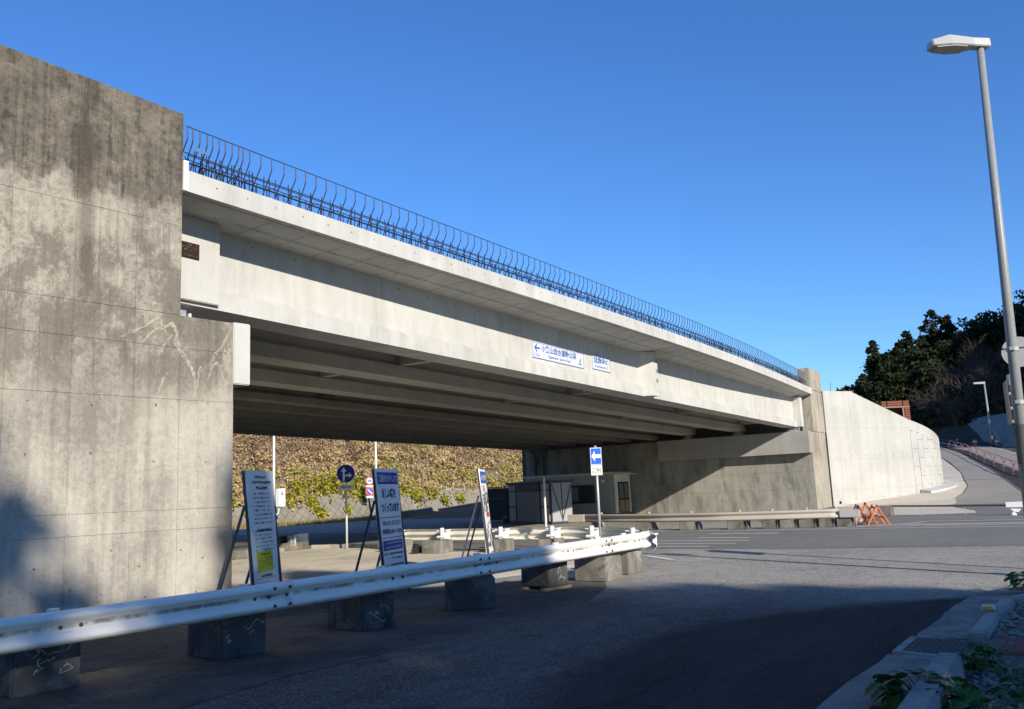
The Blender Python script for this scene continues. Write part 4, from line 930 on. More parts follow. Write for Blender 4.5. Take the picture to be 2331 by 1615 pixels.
def boards():
    # 1: works permit board
    t, F = a_board((9.18, 10.40, 0), -66, 'text_notice_board', 'tall white board of small black print with a yellow notice beside the abutment wall')
    F.lines([(.28, .66, 1.745, .045)], M['txtblack'], seed=3, fill=1)
    F.lines([(.18, .80, 1.665, .05)], M['txtblack'], seed=4, fill=1); F.lines([(.30, .66, 1.575, .055)], M['txtblack'], seed=5, fill=1)
    F.lines([(.18, .80, 1.50-.062*i, .032) for i in range(8)], M['txtblack'], seed=6, fill=.62)
    F.lines([(.26, .78, .95, .05)], M['txtblack'], seed=8, fill=1)
    F.lines([(.18, .80, 1.0-.055*i, .028) for i in range(1, 7)], M['txtblack'], seed=9, fill=.6)
    F.rect(.20, .36, .74, .66, M['yellow'], 'yellow_notice', .003); F.lines([(.32, .64, .60, .035)], M['txtblack'], .006, 12, fill=1); F.lines([(.23, .72, .55-.04*i, .02) for i in range(4)], M['txtblack'], .006, 13, fill=.55)
    F.lines([(.30, .66, .28, .05)], M['txtblack'], seed=14, fill=1); F.rect(.14, .262, .82, .267, M['txtblack'], 'rule')
    F.lines([(.22, .6, .2-.035*i, .02) for i in range(5)], M['sheds'], seed=15, fill=.7)
    # 2: new bridge board
    t, F = a_board((11.5, 9.86, 0), -73, 'bridge_notice_board', 'tall white board with dark blue header and large Japanese lettering about the new bridge')
    F.rect(.05, 1.60, .90, 1.80, M['navy'], 'header', .002); F.text('ご迷惑をおかけします', .08, 1.635, .87, 1.765, M['signw'], .004, .02)
    F.text('新しい橋を', .20, 1.36, .76, 1.53, M['txtnavy'], .004, .035); F.text('つくっています', .12, 1.12, .86, 1.29, M['txtnavy'], .004, .035)
    F.rect(.06, 1.035, .90, 1.047, M['txtnavy'], 'rule'); F.text('令和 8 年 3 月17日まで', .10, .90, .88, .99, M['txtnavy'], .004, .012); F.text('時間帯 8:00〜17:00', .10, .76, .88, .855, M['txtnavy'], .004, .02)
    F.rect(.06, .70, .90, .711, M['txtnavy'], 'rule'); F.rect(.08, .50, .88, .66, M['navy'], 'blue_panel', .002); F.lines([(.22, .80, .60, .04), (.16, .80, .53, .04)], M['signw'], .004, 21, fill=1)
    F.text('発注者', .08, .42, .24, .465, M['txtblack'], .004, .0); F.lines([(.30, .86, .42, .045)], M['txtblack'], .004, 22, fill=1); F.text('電話', .38, .345, .48, .39, M['txtblack'], .004, 0); F.lines([(.5, .8, .345, .04)], M['txtblack'], .004, 23)
    F.text('施工者', .08, .235, .24, .28, M['txtblack'], .004, .0); F.lines([(.30, .86, .235, .045)], M['txtblack'], .004, 24, fill=1); F.text('電話', .38, .165, .48, .21, M['txtblack'], .004, 0); F.lines([(.5, .8, .165, .04)], M['txtblack'], .004, 25)
    F.rect(.3, .10, .9, .112, M['txtnavy'], 'rule')
    # 3: picture board
    t, F = a_board((14.61, 10.0, 0), -62.5, 'picture_notice_board', 'narrow looking board with blue header and stacked photographs behind the white guardrail', W=.95)
    F.rect(.04, 1.58, .91, 1.81, M['blue'], 'header', .002); F.lines([(.1, .86, 1.63, .14)], M['signw'], .004, 31, fill=1)
    rg = np.random.RandomState(4)
    def picture(y0, y1, tint):
        n = 16; m = 10; xs = np.linspace(.05, .90, n+1); ys = np.linspace(y0, y1, m+1); b = MB()
        F.rect(.05, y0, .90, y1, M['board'], 'photograph', .002)
        for k in range(46):
            x, y = rg.uniform(.06, .8), rg.uniform(y0, y1-.1); ww, hh = rg.uniform(.04, .2), rg.uniform(.03, .12)
            if y+hh > y1-.12 and rg.rand() < .8: continue
            p = [F.at(x+ww*a, y+hh*c_, .003+.00004*k) for a, c_ in ((0, 0), (.6, -.2), (1, .1), (.9, .8), (.4, 1), (.1, .7))]; b.add(p, [tuple(range(6))])
        b.build('photograph_print', M['photoa'], t, rot=True)
    picture(.98, 1.55, 0); picture(.30, .9, 1); F.rect(.45, .9, .80, 1.0, M['red'], 'caption', .006)
    F.poly([(.05, .0), (.9, .0), (.9, .28), (.5, .22), (.05, .1)], M['board'], 'footer', .006); F.lines([(.4, .88, .18-.05*i, .04) for i in range(4)], M['navy'], .008, 33, fill=.9)
boards()

def disc_sign(t, c, face_az, r, mat, edge, th=.012):
    n = Vector((math.cos(R(face_az)), math.sin(R(face_az)), 0)); right = Vector((-n.y, n.x, 0))
    MB().disc(c, n, r, th, 32).build('sign_plate', edge, t)
    return Face(Vector(c)+n*(th/2), right, (0, 0, 1), t)
def pole(t, x, y, z0, z1, r, mat, name='pole', r2=None): return MB().tube([(x, y, z0), (x, y, (z0+z1)/2), (x, y, z1)], r, 14, r2).build(name, mat, t, smooth=True)
def road_signs():
    # mandatory direction sign on the island
    x, y = 21.75, 20.35
    t = thing('direction_order_sign', 'round blue sign with straight and turning arrows on a slim post at the island end', 'road sign', (x, y, 0))
    MB().tube([(x, y, 0), (x, y, 2.76)], .035, 12).build('pole', M['polew'], t, smooth=True)
    fa = 222; F = disc_sign(t, (x-.045, y-.03, 2.47), fa, .31, M['signw'], M['signw'])
    F.circle(0, 0, .29, M['navy'], 'blue_field', .002)
    F.poly([(-.10, -.24), (-.035, -.24), (-.035, .07), (.03, .07), (-.068, .22), (-.165, .07), (-.10, .07)], M['signw'], 'arrow', .004)
    F.poly([(-.035, -.09), (.10, -.09), (.10, -.15), (.21, -.06), (.10, .03), (.10, -.03), (.02, -.03), (-.035, -.07)], M['signw'], 'arrow', .004)
    n = Vector((math.cos(R(fa)), math.sin(R(fa)), 0)); r_ = Vector((-n.y, n.x, 0)); c = Vector((x, y, 2.02))+n*.05
    MB().obox(c, r_*.27, n*.006, (0, 0, .10)).build('supplementary_plate', M['plate'], t)
    F = Face(c-r_*.27-Vector((0, 0, .10))+n*.006, r_, (0, 0, 1), t); F.text('軽車両を除く', .05, .05, .49, .15, M['txtblack'], .002, .015)
    # one-way sign behind the rail
    x, y = 23.0, 11.62; x, y = 18.9, 9.55
    k = 18.9/23.0; zz = lambda z: 1.6+(z-1.6)*k
    t = thing('one_way_sign', 'square blue sign with white arrow over a small plate on a grey steel post', 'road sign', (x, y, 0))
    MB().tube([(x, y, 0), (x, y, zz(2.86))], .032, 12).build('pole', M['galv'], t, smooth=True)
    fa = 212; n = Vector((math.cos(R(fa)), math.sin(R(fa)), 0)); r_ = Vector((-n.y, n.x, 0))
    h = .205; c = Vector((x, y, zz(2.55)))+n*.045; wd = .135
    MB().obox(c, r_*wd, n*.006, (0, 0, h)).build('sign_plate', M['signw'], t)
    F = Face(c-r_*wd-Vector((0, 0, h))+n*.006, r_, (0, 0, 1), t); F.rect(.014, .016, 2*wd-.014, 2*h-.016, M['blue'], 'blue_field', .002)
    F.poly([(.022, .205), (.11, .34), (.11, .25), (.25, .25), (.25, .16), (.11, .16), (.11, .07)], M['signw'], 'arrow', .004)
    c = Vector((x, y, zz(2.55)-h-.13))+n*.045; MB().obox(c, r_*wd, n*.006, (0, 0, .12)).build('supplementary_plate', M['plate'], t)
    F = Face(c-r_*wd-Vector((0, 0, .12))+n*.006, r_, (0, 0, 1), t); F.text('ここから', .025, .06, .245, .18, M['txtblack'], .002, .03)
    # white post in front of the shed
    t = tag(MB().tube([(33.4, 19.5, 0), (33.4, 19.5, 2.2)], .05, 10).build('slim_post', M['polew']), 'plain pale post standing before the grey shed', 'post')
    # lamp posts seen under the bridge
    for k, (x, y, lab) in enumerate([(41.3, 45.2, 'pale lamp post with a small control box under the bridge beyond the island'), (50.3, 44.0, 'pale lamp post behind the bridge notice board')]):
        t = thing('far_lamp_post', lab, 'lamp post', (x, y, 0), group='pale lamp posts beyond the bridge')
        MB().tube([(x, y, 0), (x, y, 4), (x, y, 9.5)], .10, 10, .07).build('pole', M['polew'], t, smooth=True)
        MB().loft([[(x-.05, y-.1, 9.5), (x-.05, y+.1, 9.5), (x-.05, y+.1, 9.65), (x-.05, y-.1, 9.65)], [(x+.9, y-.14, 9.55), (x+.9, y+.14, 9.55), (x+.9, y+.14, 9.66), (x+.9, y-.14, 9.66)]]).build('lamp_head', M['lampw'], t)
        if k == 0:
            q = MB(); q.box(x+.05, y-.45, 1.35, x+.62, y-.12, 2.55); bx = q.build('control_box', M['white'], t, bevel=.02)
            MB().box(x+.25, y-.456, 2.1, x+.36, y-.452, 2.3).build('dial', M['black'], bx)
            MB().tube([(x+.3, y-.2, 1.35), (x+.25, y-.15, .9), (x, y-.1, .8)], .05, 8).build('cable_pipe', M['polew'], t)
    # speed and parking discs on a bracket of the second post
    x, y, = 50.3, 44.0
    for z, kind in ((2.95, 0), (2.15, 1)):
        t = thing('speed_limit_sign' if kind == 0 else 'no_parking_sign', ['round red rimmed speed limit sign above the blue parking sign on a pale post', 'round blue and red no parking sign under the speed limit sign'][kind], 'road sign', (x-.35, y+.3, z))
        fa = 222; n = Vector((math.cos(R(fa)), math.sin(R(fa)), 0)); c = Vector((x-.36, y+.34, z)); 
        MB().disc(c, n, .31, .012, 28).build('sign_plate', M['signw'], t); F = Face(c+n*.006, Vector((-n.y, n.x, 0)), (0, 0, 1), t)
        MB().bar(c-n*.02, (x, y, z), .04).build('bracket', M['galv'], t)
        if kind == 0: F.ring(0, 0, .225, .30, M['red'], 'red_ring', .003); F.text('40', -.15, -.1, .15, .1, M['blue'], .004, .05)
        else: F.circle(0, 0, .23, M['blue'], 'blue_field', .003); F.ring(0, 0, .22, .30, M['red'], 'red_ring', .005); F.poly([(-.18, .12), (-.12, .18), (.18, -.12), (.12, -.18)], M['signw'], 'slash', .007)
        MB().obox(c+Vector((0, 0, -.40))-n*.0, Vector((-n.y, n.x, 0))*.26, n*.006, (0, 0, .07)).build('supplementary_plate', M['plate'], t)
road_signs()

def near_lamp():
    x, y = 15.63, .562; PX = lambda z: 15.63-.1585*z; PY = lambda z: .562-.0303*z
    t = thing('street_lamp', 'tall tapered grey street lamp with angular white head beside the road corner', 'street lamp', (x, y, 0))
    MB().tube([(x, y, 0), (PX(4), PY(4), 4.0), (PX(8), PY(8), 8.0)], .09, 20, .05).build('pole', M['lampg'], t, smooth=True)
    MB().tube([(x, y, 0), (x, y, .28)], .14, 18).build('base_collar', M['lampg'], t)
    # head: angular box reaching out over the road
    hx, hy, hz = PX(8), PY(8), 8.0; a = Vector((-.60, .80, 0)).normalized(); s = Vector((-a.y, a.x, 0)); O = Vector((hx, hy, hz))
    def sec(d, w, zb, zt_, wt): return [O+a*d-s*w+Vector((0, 0, zb)), O+a*d+s*w+Vector((0, 0, zb)), O+a*d+s*wt+Vector((0, 0, zt_)), O+a*d-s*wt+Vector((0, 0, zt_))]
    hd = MB().loft([sec(-.13, .085, -.03, .11, .075), sec(.13, .085, -.015, .12, .075), sec(.26, .13, -.03, .13, .09), sec(.52, .16, -.035, .155, .10), sec(.80, .11, -.03, .08, .08)]).build('lamp_head', M['lampw'], t, bevel=.012)
    MB().loft([[O+a*d+s*k*w+Vector((0, 0, z)) for k, z in ((-1, -.036), (1, -.036), (1, -.05), (-1, -.05))] for d, w in ((.27, .11), (.5, .14), (.74, .095))]).build('lens', M['lens'], hd)
    # bands
    for z in (3.42, 2.62):
        px, py = PX(z), PY(z); MB().tube([(px, py, z-.03), (px, py, z+.03)], .088, 18).build('band', M['lampw'], t)
        MB().box(px-.14, py-.03, z-.025, px-.09, py+.03, z+.025).build('clamp', M['galv'], t)
    MB().tube([(PX(1.7), PY(1.7), 1.7), (PX(2.3), PY(2.3), 2.3)], .089, 18).build('sleeve', M['raild'], t)
    t2 = thing('round_sign', 'back of a round traffic sign clamped to the street lamp', 'road sign', (15.3, .42, 3.4))
    n = Vector((1, .05, 0)).normalized(); c = Vector((15.32, .385, 3.40)); MB().disc(c, n, .235, .014, 28).build('sign_plate', M['lampw'], t2)
    MB().obox(c-n*.02+Vector((0, 0, .08)), Vector((-n.y, n.x, 0))*.2, n*.012, (0, 0, .015)).build('bracket', M['galv'], t2)
    x2, y2 = 16.75, .60
    t3 = thing('sign_post', 'short dark steel post with a sign panel seen edge on behind the street lamp', 'sign post', (x2, y2, 0))
    MB().tube([(x2, y2, 0), (x2, y2, 3.02)], .055, 14).build('pole', M['raild'], t3, smooth=True); MB().tube([(x2, y2, 3.02), (x2, y2, 3.16), (x2, y2, 3.2)], .062, 14, .05).build('pole_cap', M['galv'], t3)
    n = Vector((.42, .9, 0)).normalized(); r_ = Vector((-n.y, n.x, 0)); c = Vector((x2-.02, y2+.17, 2.62)); r_ = Vector((.99, .12, 0)).normalized(); n = Vector((-.12, .99, 0)).normalized()
    c = Vector((x2, y2, 2.72))+n*.085; MB().obox(c, r_*.30, n*.012, (0, 0, .36)).build('sign_panel', M['raild'], t3)
    for z in (2.40, 2.62, 2.86): MB().obox(Vector((x2, y2, z))+n*.06, r_*.30, n*.015, (0, 0, .02)).build('bracket', M['galv'], t3)
near_lamp()

# ------------------------------------------------------------------ site buildings under the bridge
def site_office():
    X = 46.0; y0, y1 = 22.2, 28.2; zt_ = 2.40
    t = thing('site_office', 'cream prefabricated site office with sliding window and white framed door under the bridge', 'site office', (47.3, 25, 0))
    MB().box(X, y0, .15, 48.2, y1, zt_).build('wall', M['cream'], t); MB().box(X-.12, y0-.1, zt_, 48.3, y1+.1, zt_+.14).build('roof', M['creaml'], t)
    for k in range(7): yy = y0+.2+k*.9; MB().box(X-.012, yy, .18, X+.01, yy+.03, zt_-.02).build('seam', M['creaml'], t)
    wf = MB().box(X-.06, 23.45, .78, X-.001, 25.3, 1.86).build('window', M['frame'], t)
    for a, b_ in ((23.52, 24.34), (24.42, 25.22)): MB().box(X-.068, a, .86, X-.061, b_, 1.78).build('pane', M['glass'], wf)
    MB().box(X-.072, 24.5, .9, X-.0685, 25.15, 1.74).build('curtain', M['curtain'], wf)
    MB().box(X-.10, 22.75, 1.95, X-.001, 22.95, 2.1).build('outside_light', M['white'], t)
    # sliding door in the pale end wall
    E = y0-.012
    MB().box(X+.02, E-.05, .16, 48.15, E, zt_-.02).build('end_wall', M['creaml'], t); MB().box(X-.2, y0-.5, zt_-.02, 48.3, y0-.06, zt_+.03).build('door_roof', M['creaml'], t)
    d = MB().box(X+.42, E-.085, .17, 47.85, E-.051, 1.95).build('door', M['frame'], t)
    for a, b_ in ((X+.5, X+1.1), (X+1.2, X+1.78)):
        MB().box(a, E-.092, 1.0, b_, E-.087, 1.88).build('pane', M['glass'], d); MB().box(a, E-.092, .24, b_, E-.087, .90).build('door_panel', M['wood'], d)
        for q in range(3): MB().box(a+.06+q*.18, E-.096, 1.02, a+.16+q*.18, E-.0925, 1.86).build('curtain', M['curtain'], d)
    # grey shed
    f = Vector((-.47, -.88, 0)).normalized(); s = Vector((.88, -.47, 0)).normalized(); o = Vector((38.88, 24.92, 0)); Lf = 4.2; Ds = 1.25; H = 2.05
    t = thing('storage_shed', 'grey storage shed with roller shutter and braced white end under the bridge', 'shed', tuple(o))
    P = lambda a, d, z: o+f*a+s*d+Vector((0, 0, z))
    def pb(name, a0, a1, d0, d1, z0, z1, m, par=None): return MB().obox(P((a0+a1)/2, (d0+d1)/2, (z0+z1)/2), f*abs(a1-a0)/2, s*abs(d1-d0)/2, (0, 0, (z1-z0)/2)).build(name, M[m], par or t)
    pb('body', 0.02, Lf-.02, .02, Ds, .1, H-.05, 'shedf'); pb('roof', -.06, Lf+.06, -.08, Ds+.1, H-.05, H+.07, 'shedf'); pb('base', 0, Lf, .0, Ds, .02, .1, 'shedf')
    for a0, a1 in ((.12, .78), (3.35, 4.05)):
        for z0, z1 in ((.15, .82), (.88, 1.62), (1.68, 1.96)): pb('wall_panel', a0, a1, -.02, .02, z0, z1, 'shedp')
    sh = pb('shutter', .92, 3.15, .0, .02, .12, 1.6, 'sheds')
    for k in range(14): pb('slat', .93, 3.14, -.018, -.001, .13+k*.105, .13+k*.105+.092, 'sheds', sh)
    pb('shutter_box', .9, 3.2, -.05, .02, 1.62, 1.95, 'shedf')
    for d0, d1 in ((.06, .6), (.66, 1.2)): pb('wall_panel', Lf-.02, Lf+.02, d0, d1, .12, 1.98, 'shedp')
    for a, b_ in (((Lf+.035, .08, 1.9), (Lf+.035, .63, .2)), ((Lf+.035, 1.18, 1.9), (Lf+.035, .63, .2))): MB().bar(P(*a), P(*b_), .035).build('brace', M['shedf'], t)
    # netted cage next to the shed
    t = thing('netted_cage', 'dark green netted storage cage beside the grey shed', 'cage', (41.6, 27.3, 0))
    for dx, dy in ((0, 0), (-.95, -1.75), (1.3, -.7), (.35, -2.4)): MB().box(41.6+dx-.03, 28+dy-.03, 0, 41.6+dx+.03, 28+dy+.03, 1.95).build('post', M['shedf'], t)
    for a, b_ in (((41.6, 28), (40.65, 26.25)), ((40.65, 26.25), (41.95, 25.6)), ((41.6, 28), (42.9, 27.3)), ((42.9, 27.3), (41.95, 25.6))):
        A, B = Vector((*a, 0)), Vector((*b_, 0)); MB().bar(A+Vector((0, 0, 1.0)), B+Vector((0, 0, 1.0)), .02, 1.75).build('net_panel', M['net'], t); MB().bar(A+Vector((0, 0, 1.93)), B+Vector((0, 0, 1.93)), .05).build('rail', M['shedf'], t); MB().bar(A+Vector((0, 0, 1.3)), B+Vector((0, 0, 1.3)), .045).build('rail', M['shedf'], t)
    t = tag(MB().loft([[(40.1+.35*math.cos(a)*k, 25.5+.55*math.sin(a)*k, z) for a in (2*math.pi*i/12 for i in range(12))] for k, z in ((1, 0.01), (1.05, .22), (.8, .42), (.3, .5))]).build('covered_bundle', M['black']), 'low dark bundle lying on the ground beside the netted cage', 'bundle')
site_office()

# ------------------------------------------------------------------ barricades and the far ramp furniture
def barricades():
    def aframe(loc, rz, lab, group, name='orange_barricade', h=.62, open_=.27, wd=.62):
        t = thing(name, lab, 'barricade', loc, rz, group)
        for sx in (-1, 1):
            for sy in (-1, 1):
                MB().bar((sx*wd/2, sy*open_, 0.004), (sx*wd/2*.92, sy*.02, h), .05, .04).build('leg', M['orange'], t, rot=True)
            MB().tube([(sx*wd/2*.92, 0, h-.02), (sx*wd/2*.92, 0, h+.06)], .03, 8).build('peg', M['black'], t, rot=True)
        for sy in (-1, 1):
            MB().bar((-wd/2, sy*open_*.62, .24), (wd/2, sy*open_*.62, .24), .035, .05).build('cross_bar', M['orange'], t, rot=True)
        MB().bar((-wd/2, 0, h-.03), (wd/2, 0, h-.03), .05, .05).build('top_bar', M['orange'], t, rot=True)
        return t
    g = 'orange barricades folded together at the guardrail end'
    a = aframe((31.95, 6.22, 0), R(18), 'orange A-frame barricade closest to the beige guardrail end', g)
    aframe((31.8, 5.92, 0), R(8), 'orange A-frame barricade in the middle of the leaning group', g, h=.68, open_=.34); aframe((31.75, 5.62, 0), R(26), 'orange A-frame barricade on the open road side of the group', g, h=.6, open_=.36)
    # pipe barricades along the ramp
    pts = [(70.0, 2.75), (73.7, 3.5), (79.1, 4.4), (83.9, 5.4), (90.1, 6.4), (95.5, 7.3), (101.6, 8.5), (106.2, 9.5), (111.9, 10.7), (116.1, 11.8)]
    labs = ['orange arch barricade nearest the street lamp on the ramp', 'second orange arch barricade up the ramp', 'third orange arch barricade up the ramp', 'fourth orange arch barricade up the ramp', 'fifth orange arch barricade up the ramp', 'sixth orange arch barricade up the ramp', 'seventh orange arch barricade up the ramp', 'eighth orange arch barricade up the ramp', 'ninth orange arch barricade up the ramp', 'farthest orange arch barricade beside the curved wall']
    proto = None
    for (x, y), lab in zip(pts, labs):
        if proto is None:
            proto = thing('arch_barricade', lab, 'barricade', (x, y, zt(x)), R(12), 'orange arch barricades along the ramp')
            for sx in (-.12, .12):
                MB().tube([(sx, -.36, 0), (sx, -.30, .45), (sx, -.18, .74), (sx, 0, .82), (sx, .18, .74), (sx, .30, .45), (sx, .36, 0)], .026, 6).build('arch', M['muted'], proto, rot=True)
            MB().bar((-.12, 0, .8), (.12, 0, .8), .03).build('top_bar', M['muted'], proto, rot=True); t = proto
        else:
            t = copy_tree(proto); t.location = (x, y, zt(x)); t['label'] = lab
    t = thing('pipe_rail', 'long pale pipes threaded through the orange barricades up the ramp', 'pipe rail', (93, 6.5, zt(93)))
    pp = [(66, 1.8)]+pts+[(121, 13.2)]
    for h, r_, m in ((.36, .04, 'white'), (.80, .022, 'muted')): MB().tube([(x-.05, y-.05, zt(x)+h) for x, y in pp], r_, 6).build('pipe', M[m], t)
    # cones / drums under the slope
    for k, (x, y) in enumerate([(118.5, 10.6), (112.0, 8.3), (109.2, 5.9), (104.5, 3.2)]):
        q = thing('orange_drum', ['orange road drum farthest up the ramp under the sprayed slope', 'orange road drum second farthest under the sprayed slope', 'orange road drum at the foot of the far lamp post', 'orange road drum closest to the street lamp under the sprayed slope'][k], 'road drum', (x, y, zt(x)), group='orange drums under the sprayed slope')
        MB().tube([(x, y, zt(x)), (x, y, zt(x)+.4), (x, y, zt(x)+.8)], .26, 10, .2).build('drum_body', M['muted'], q); MB().tube([(x, y, zt(x)+.5), (x, y, zt(x)+.62)], .242, 10, .235).build('band', M['white'], q)
    x, y = 110.3, 6.5; z = zt(x)
    t = thing('distant_street_lamp', 'small pale street lamp by the far bend below the wooded hill', 'street lamp', (x, y, z))
    MB().tube([(x, y, z), (x-.2, y, z+3), (x-.5, y, z+7.0)], .15, 10, .09).build('pole', M['lampg'], t, smooth=True); MB().loft([[(x-.5, y-.1, z+6.95), (x-.5, y+.1, z+6.95), (x-.5, y+.1, z+7.2), (x-.5, y-.1, z+7.2)], [(x-.9, y+1.0, z+7.0), (x-.5, y+1.1, z+7.0), (x-.5, y+1.1, z+7.18), (x-.9, y+1.0, z+7.18)]]).build('lamp_head', M['lampw'], t)
    MB().bar((x, y, z+2.2), (x-.6, y-1.2, z), .05).build('stay', M['galv'], t)
    # low pipe gate across the ramp mouth
    t = thing('low_pipe_barrier', 'long thin dark pipe barrier across the gravel ramp mouth', 'pipe barrier', (37.6, 4, 0))
    MB().tube([(38.3, 6.2, .40), (37.6, 4, .37), (36.9, 1.9, .36)], .035, 8).build('pipe', M['raild'], t)
    MB().box(38.0, 6.1, 0.01, 38.6, 6.62, .42).build('end_block', M['block'], t, bevel=.02)
    for y in (5.0, 3.4): MB().box(37.87-(5-y)*.3, y-.012, 0.012, 37.90-(5-y)*.3, y+.012, .36).build('leg', M['galv'], t)
    t = thing('white_rail_end', 'white guardrail end with tapered feet across the main road', 'guardrail end', (36.7, 1.6, 0))
    MB().loft([[(36.55, 1.98, .30), (36.55, 1.98, .48), (36.62, 1.98, .48), (36.62, 1.98, .30)], [(36.5, .9, .28), (36.5, .9, .50), (36.57, .9, .50), (36.57, .9, .28)], [(36.5, -3, .28), (36.5, -3, .50), (36.57, -3, .50), (36.57, -3, .28)]]).build('rail_beam', M['white'], t)
    MB().loft([[(36.6, 1.9, .3), (36.6, 1.45, .3), (36.8, 1.45, .3), (36.8, 1.9, .3)], [(36.6, 1.75, .12), (36.6, 1.6, .12), (36.8, 1.6, .12), (36.8, 1.75, .12)]]).build('bracket', M['white'], t)
    for y in (1.78, 1.30, .5): MB().tube([(36.68, y, .012), (36.68, y, .10), (36.68, y, .26)], .11, 10, .03).build('foot', M['white'], t)
    # concrete half-blocks at the barricades
    conc_block(33.6, 6.5, 34.6, 7.1, .42, R(12), M['newer'], 'pale concrete end wall behind the orange barricades', 'pale end walls')
barricades()

# ------------------------------------------------------------------ kerb corner beside the camera
def kerb_corner():
    gut = [(-4, 1.52), (6.5, 1.68), (8.0, 1.57), (9.5, 1.45), (11.85, 1.33), (12.95, 1.22), (14.2, .82), (14.6, .2), (14.4, -.4), (13.6, .3), (12.2, .86), (10.7, .95), (9.4, .99), (8.05, 1.02), (6.8, 1.05), (-4, 1.0)]
    t = thing('road_gutter', 'rough grey concrete gutter edging the dark asphalt at the corner', 'gutter', (9, 1.3, 0))
    cutx = [-4, 4.5, 6.2, 8.62]; 
    def ye(x): return float(np.interp(x, [-4, 6.5, 8.0, 9.5, 11.85, 12.95, 14.2], [1.52, 1.68, 1.57, 1.45, 1.33, 1.22, .82]))
    def yi(x): return float(np.interp(x, [-4, 6.8, 8.05, 9.4, 10.7, 12.2, 13.6], [1.0, 1.05, 1.02, .99, .95, .86, .3]))
    for a, b_ in ((-4, 4.5), (4.51, 6.2), (6.21, 8.6), (9.5, 11.4), (11.41, 13.0), (13.01, 14.2)):
        q = MB(); xs = np.linspace(a, b_, 7); q.loft([[(x, ye(x), -.02), (x, ye(x)+random.uniform(-.02, .02), .028), (x, yi(x), .045), (x, yi(x)-.02, -.02)] for x in xs]); q.build('gutter_slab', M['gutter'], t)
    # kerb stones
    t = thing('corner_kerb', 'row of grey kerb stones with a dropped gap at the drain grate', 'kerb', (8, .95, 0))
    q = MB(); q.loft([[(4, 1.09, .0), (4, 1.05, .22), (4, .87, .23), (4, .84, -.05)], [(5.2, 1.08, .0), (5.2, 1.04, .22), (5.2, .86, .23), (5.2, .83, -.05)]]); q.build('kerb_stone', M['kerb'], t, bevel=.015)
    q = MB(); q.loft([[(5.21, 1.08, 0), (5.21, 1.04, .22), (5.21, .86, .23), (5.21, .83, -.05)], [(7.75, 1.07, .0), (7.75, 1.03, .215), (7.75, .86, .22), (7.75, .83, -.05)], [(7.9, 1.05, .0), (7.9, 1.01, .19), (7.9, .88, .195), (7.9, .85, -.05)]]); q.build('kerb_stone', M['kerb'], t, bevel=.018)
    for a, b_ in ((9.42, 10.75), (10.78, 12.2), (12.23, 13.5)):
        q = MB(); h = .07 if a < 10 else .06; q.loft([[(x, yi(x)+.0, .03), (x, yi(x)-.01, h+.03), (x, yi(x)-.18, h+.04), (x, yi(x)-.2, -.03)] for x in np.linspace(a, b_, 5)]); q.build('kerb_stone', M['kerb'], t, bevel=.02)
    # drain grate
    t = thing('drain_grate', 'rectangular steel drain grate set between the kerb stones', 'drain grate', (8.98, 1.06, 0))
    q = MB(); F = [(9.46, 1.47), (9.28, .66), (8.42, .70), (8.62, 1.51)]; I = [(9.39, 1.40), (9.23, .72), (8.5, .75), (8.68, 1.43)]
    vs = [(x, y, .05) for x, y in F]+[(x, y, .05) for x, y in I]+[(x, y, -.02) for x, y in F]+[(x, y, .02) for x, y in I]
    q.add(vs, [(i, (i+1) % 4, 4+(i+1) % 4, 4+i) for i in range(4)]+[(i, (i+1) % 4, 8+(i+1) % 4, 8+i) for i in range(4)]+[(4+i, 4+(i+1) % 4, 12+(i+1) % 4, 12+i) for i in range(4)]); q.build('frame', M['kerb'], t)
    q = MB(); q.add([(x, y, .012) for x, y in I], [(0, 1, 2, 3)]); q.build('pit', M['black'], t)
    A, B, C, D_ = [Vector((x, y, .046)) for x, y in I]
    n = 30; m = 14
    bar = 0
    for k in range(n+1):
        u = k/n; MB().bar(A.lerp(D_, u), B.lerp(C, u), .006, .02).build('grate_bar', M['raild'], t)
    for k in range(m+1):
        u = k/m; MB().bar(A.lerp(B, u), D_.lerp(C, u), .006, .018).build('cross_bar', M['raild'], t)
    # reflector
    t = thing('road_reflector', 'small amber reflector stuck to the kerb stone', 'reflector', (11.1, .9, .1))
    MB().loft([[(11.02, .97, .105), (11.02, .83, .105), (11.06, .84, .15), (11.06, .96, .15)], [(11.2, .97, .105), (11.2, .83, .105), (11.16, .84, .15), (11.16, .96, .15)]]).build('reflector_body', M['plate'], t, bevel=.006)
    MB().box(11.012, .845, .112, 11.03, .955, .142).build('amber_face', M['amber'], t); MB().box(11.065, .855, .151, 11.155, .945, .154).build('amber_face', M['amber'], t)
    # verge
    nx, ny = 110, 60; xs = np.linspace(-6, 22, nx); ys = np.linspace(-9, .93, ny); vs = []; fs = []
    for x in xs:
        for y in ys:
            lim = yi(x)-.17 if x < 13.5 else .93-(x-13.5)*2.2
            yy = min(y, lim); z = (.06-.05*max(0, 1-abs(x-7.2)/1.6)*max(0, 1-abs(yy-.7)/.5))+.05*noise.noise((x*.8, yy*.8, 0))+.03*noise.noise((x*4, yy*4, 3))+.015*noise.noise((x*11, yy*11, 5)); z += max(0, -yy-3)*.12
            vs.append((x, yy, z if yy < lim-.02 else .02))
    for i in range(nx-1):
        for j in range(ny-1): fs.append((i*ny+j, (i+1)*ny+j, (i+1)*ny+j+1, i*ny+j+1))
    b = MB(); b.add(vs, fs); struct(b.build('verge_ground', M['dirt'], base=(0, 0, 0), smooth=True))
    # rubble
    rng = np.random.RandomState(2); b = MB()
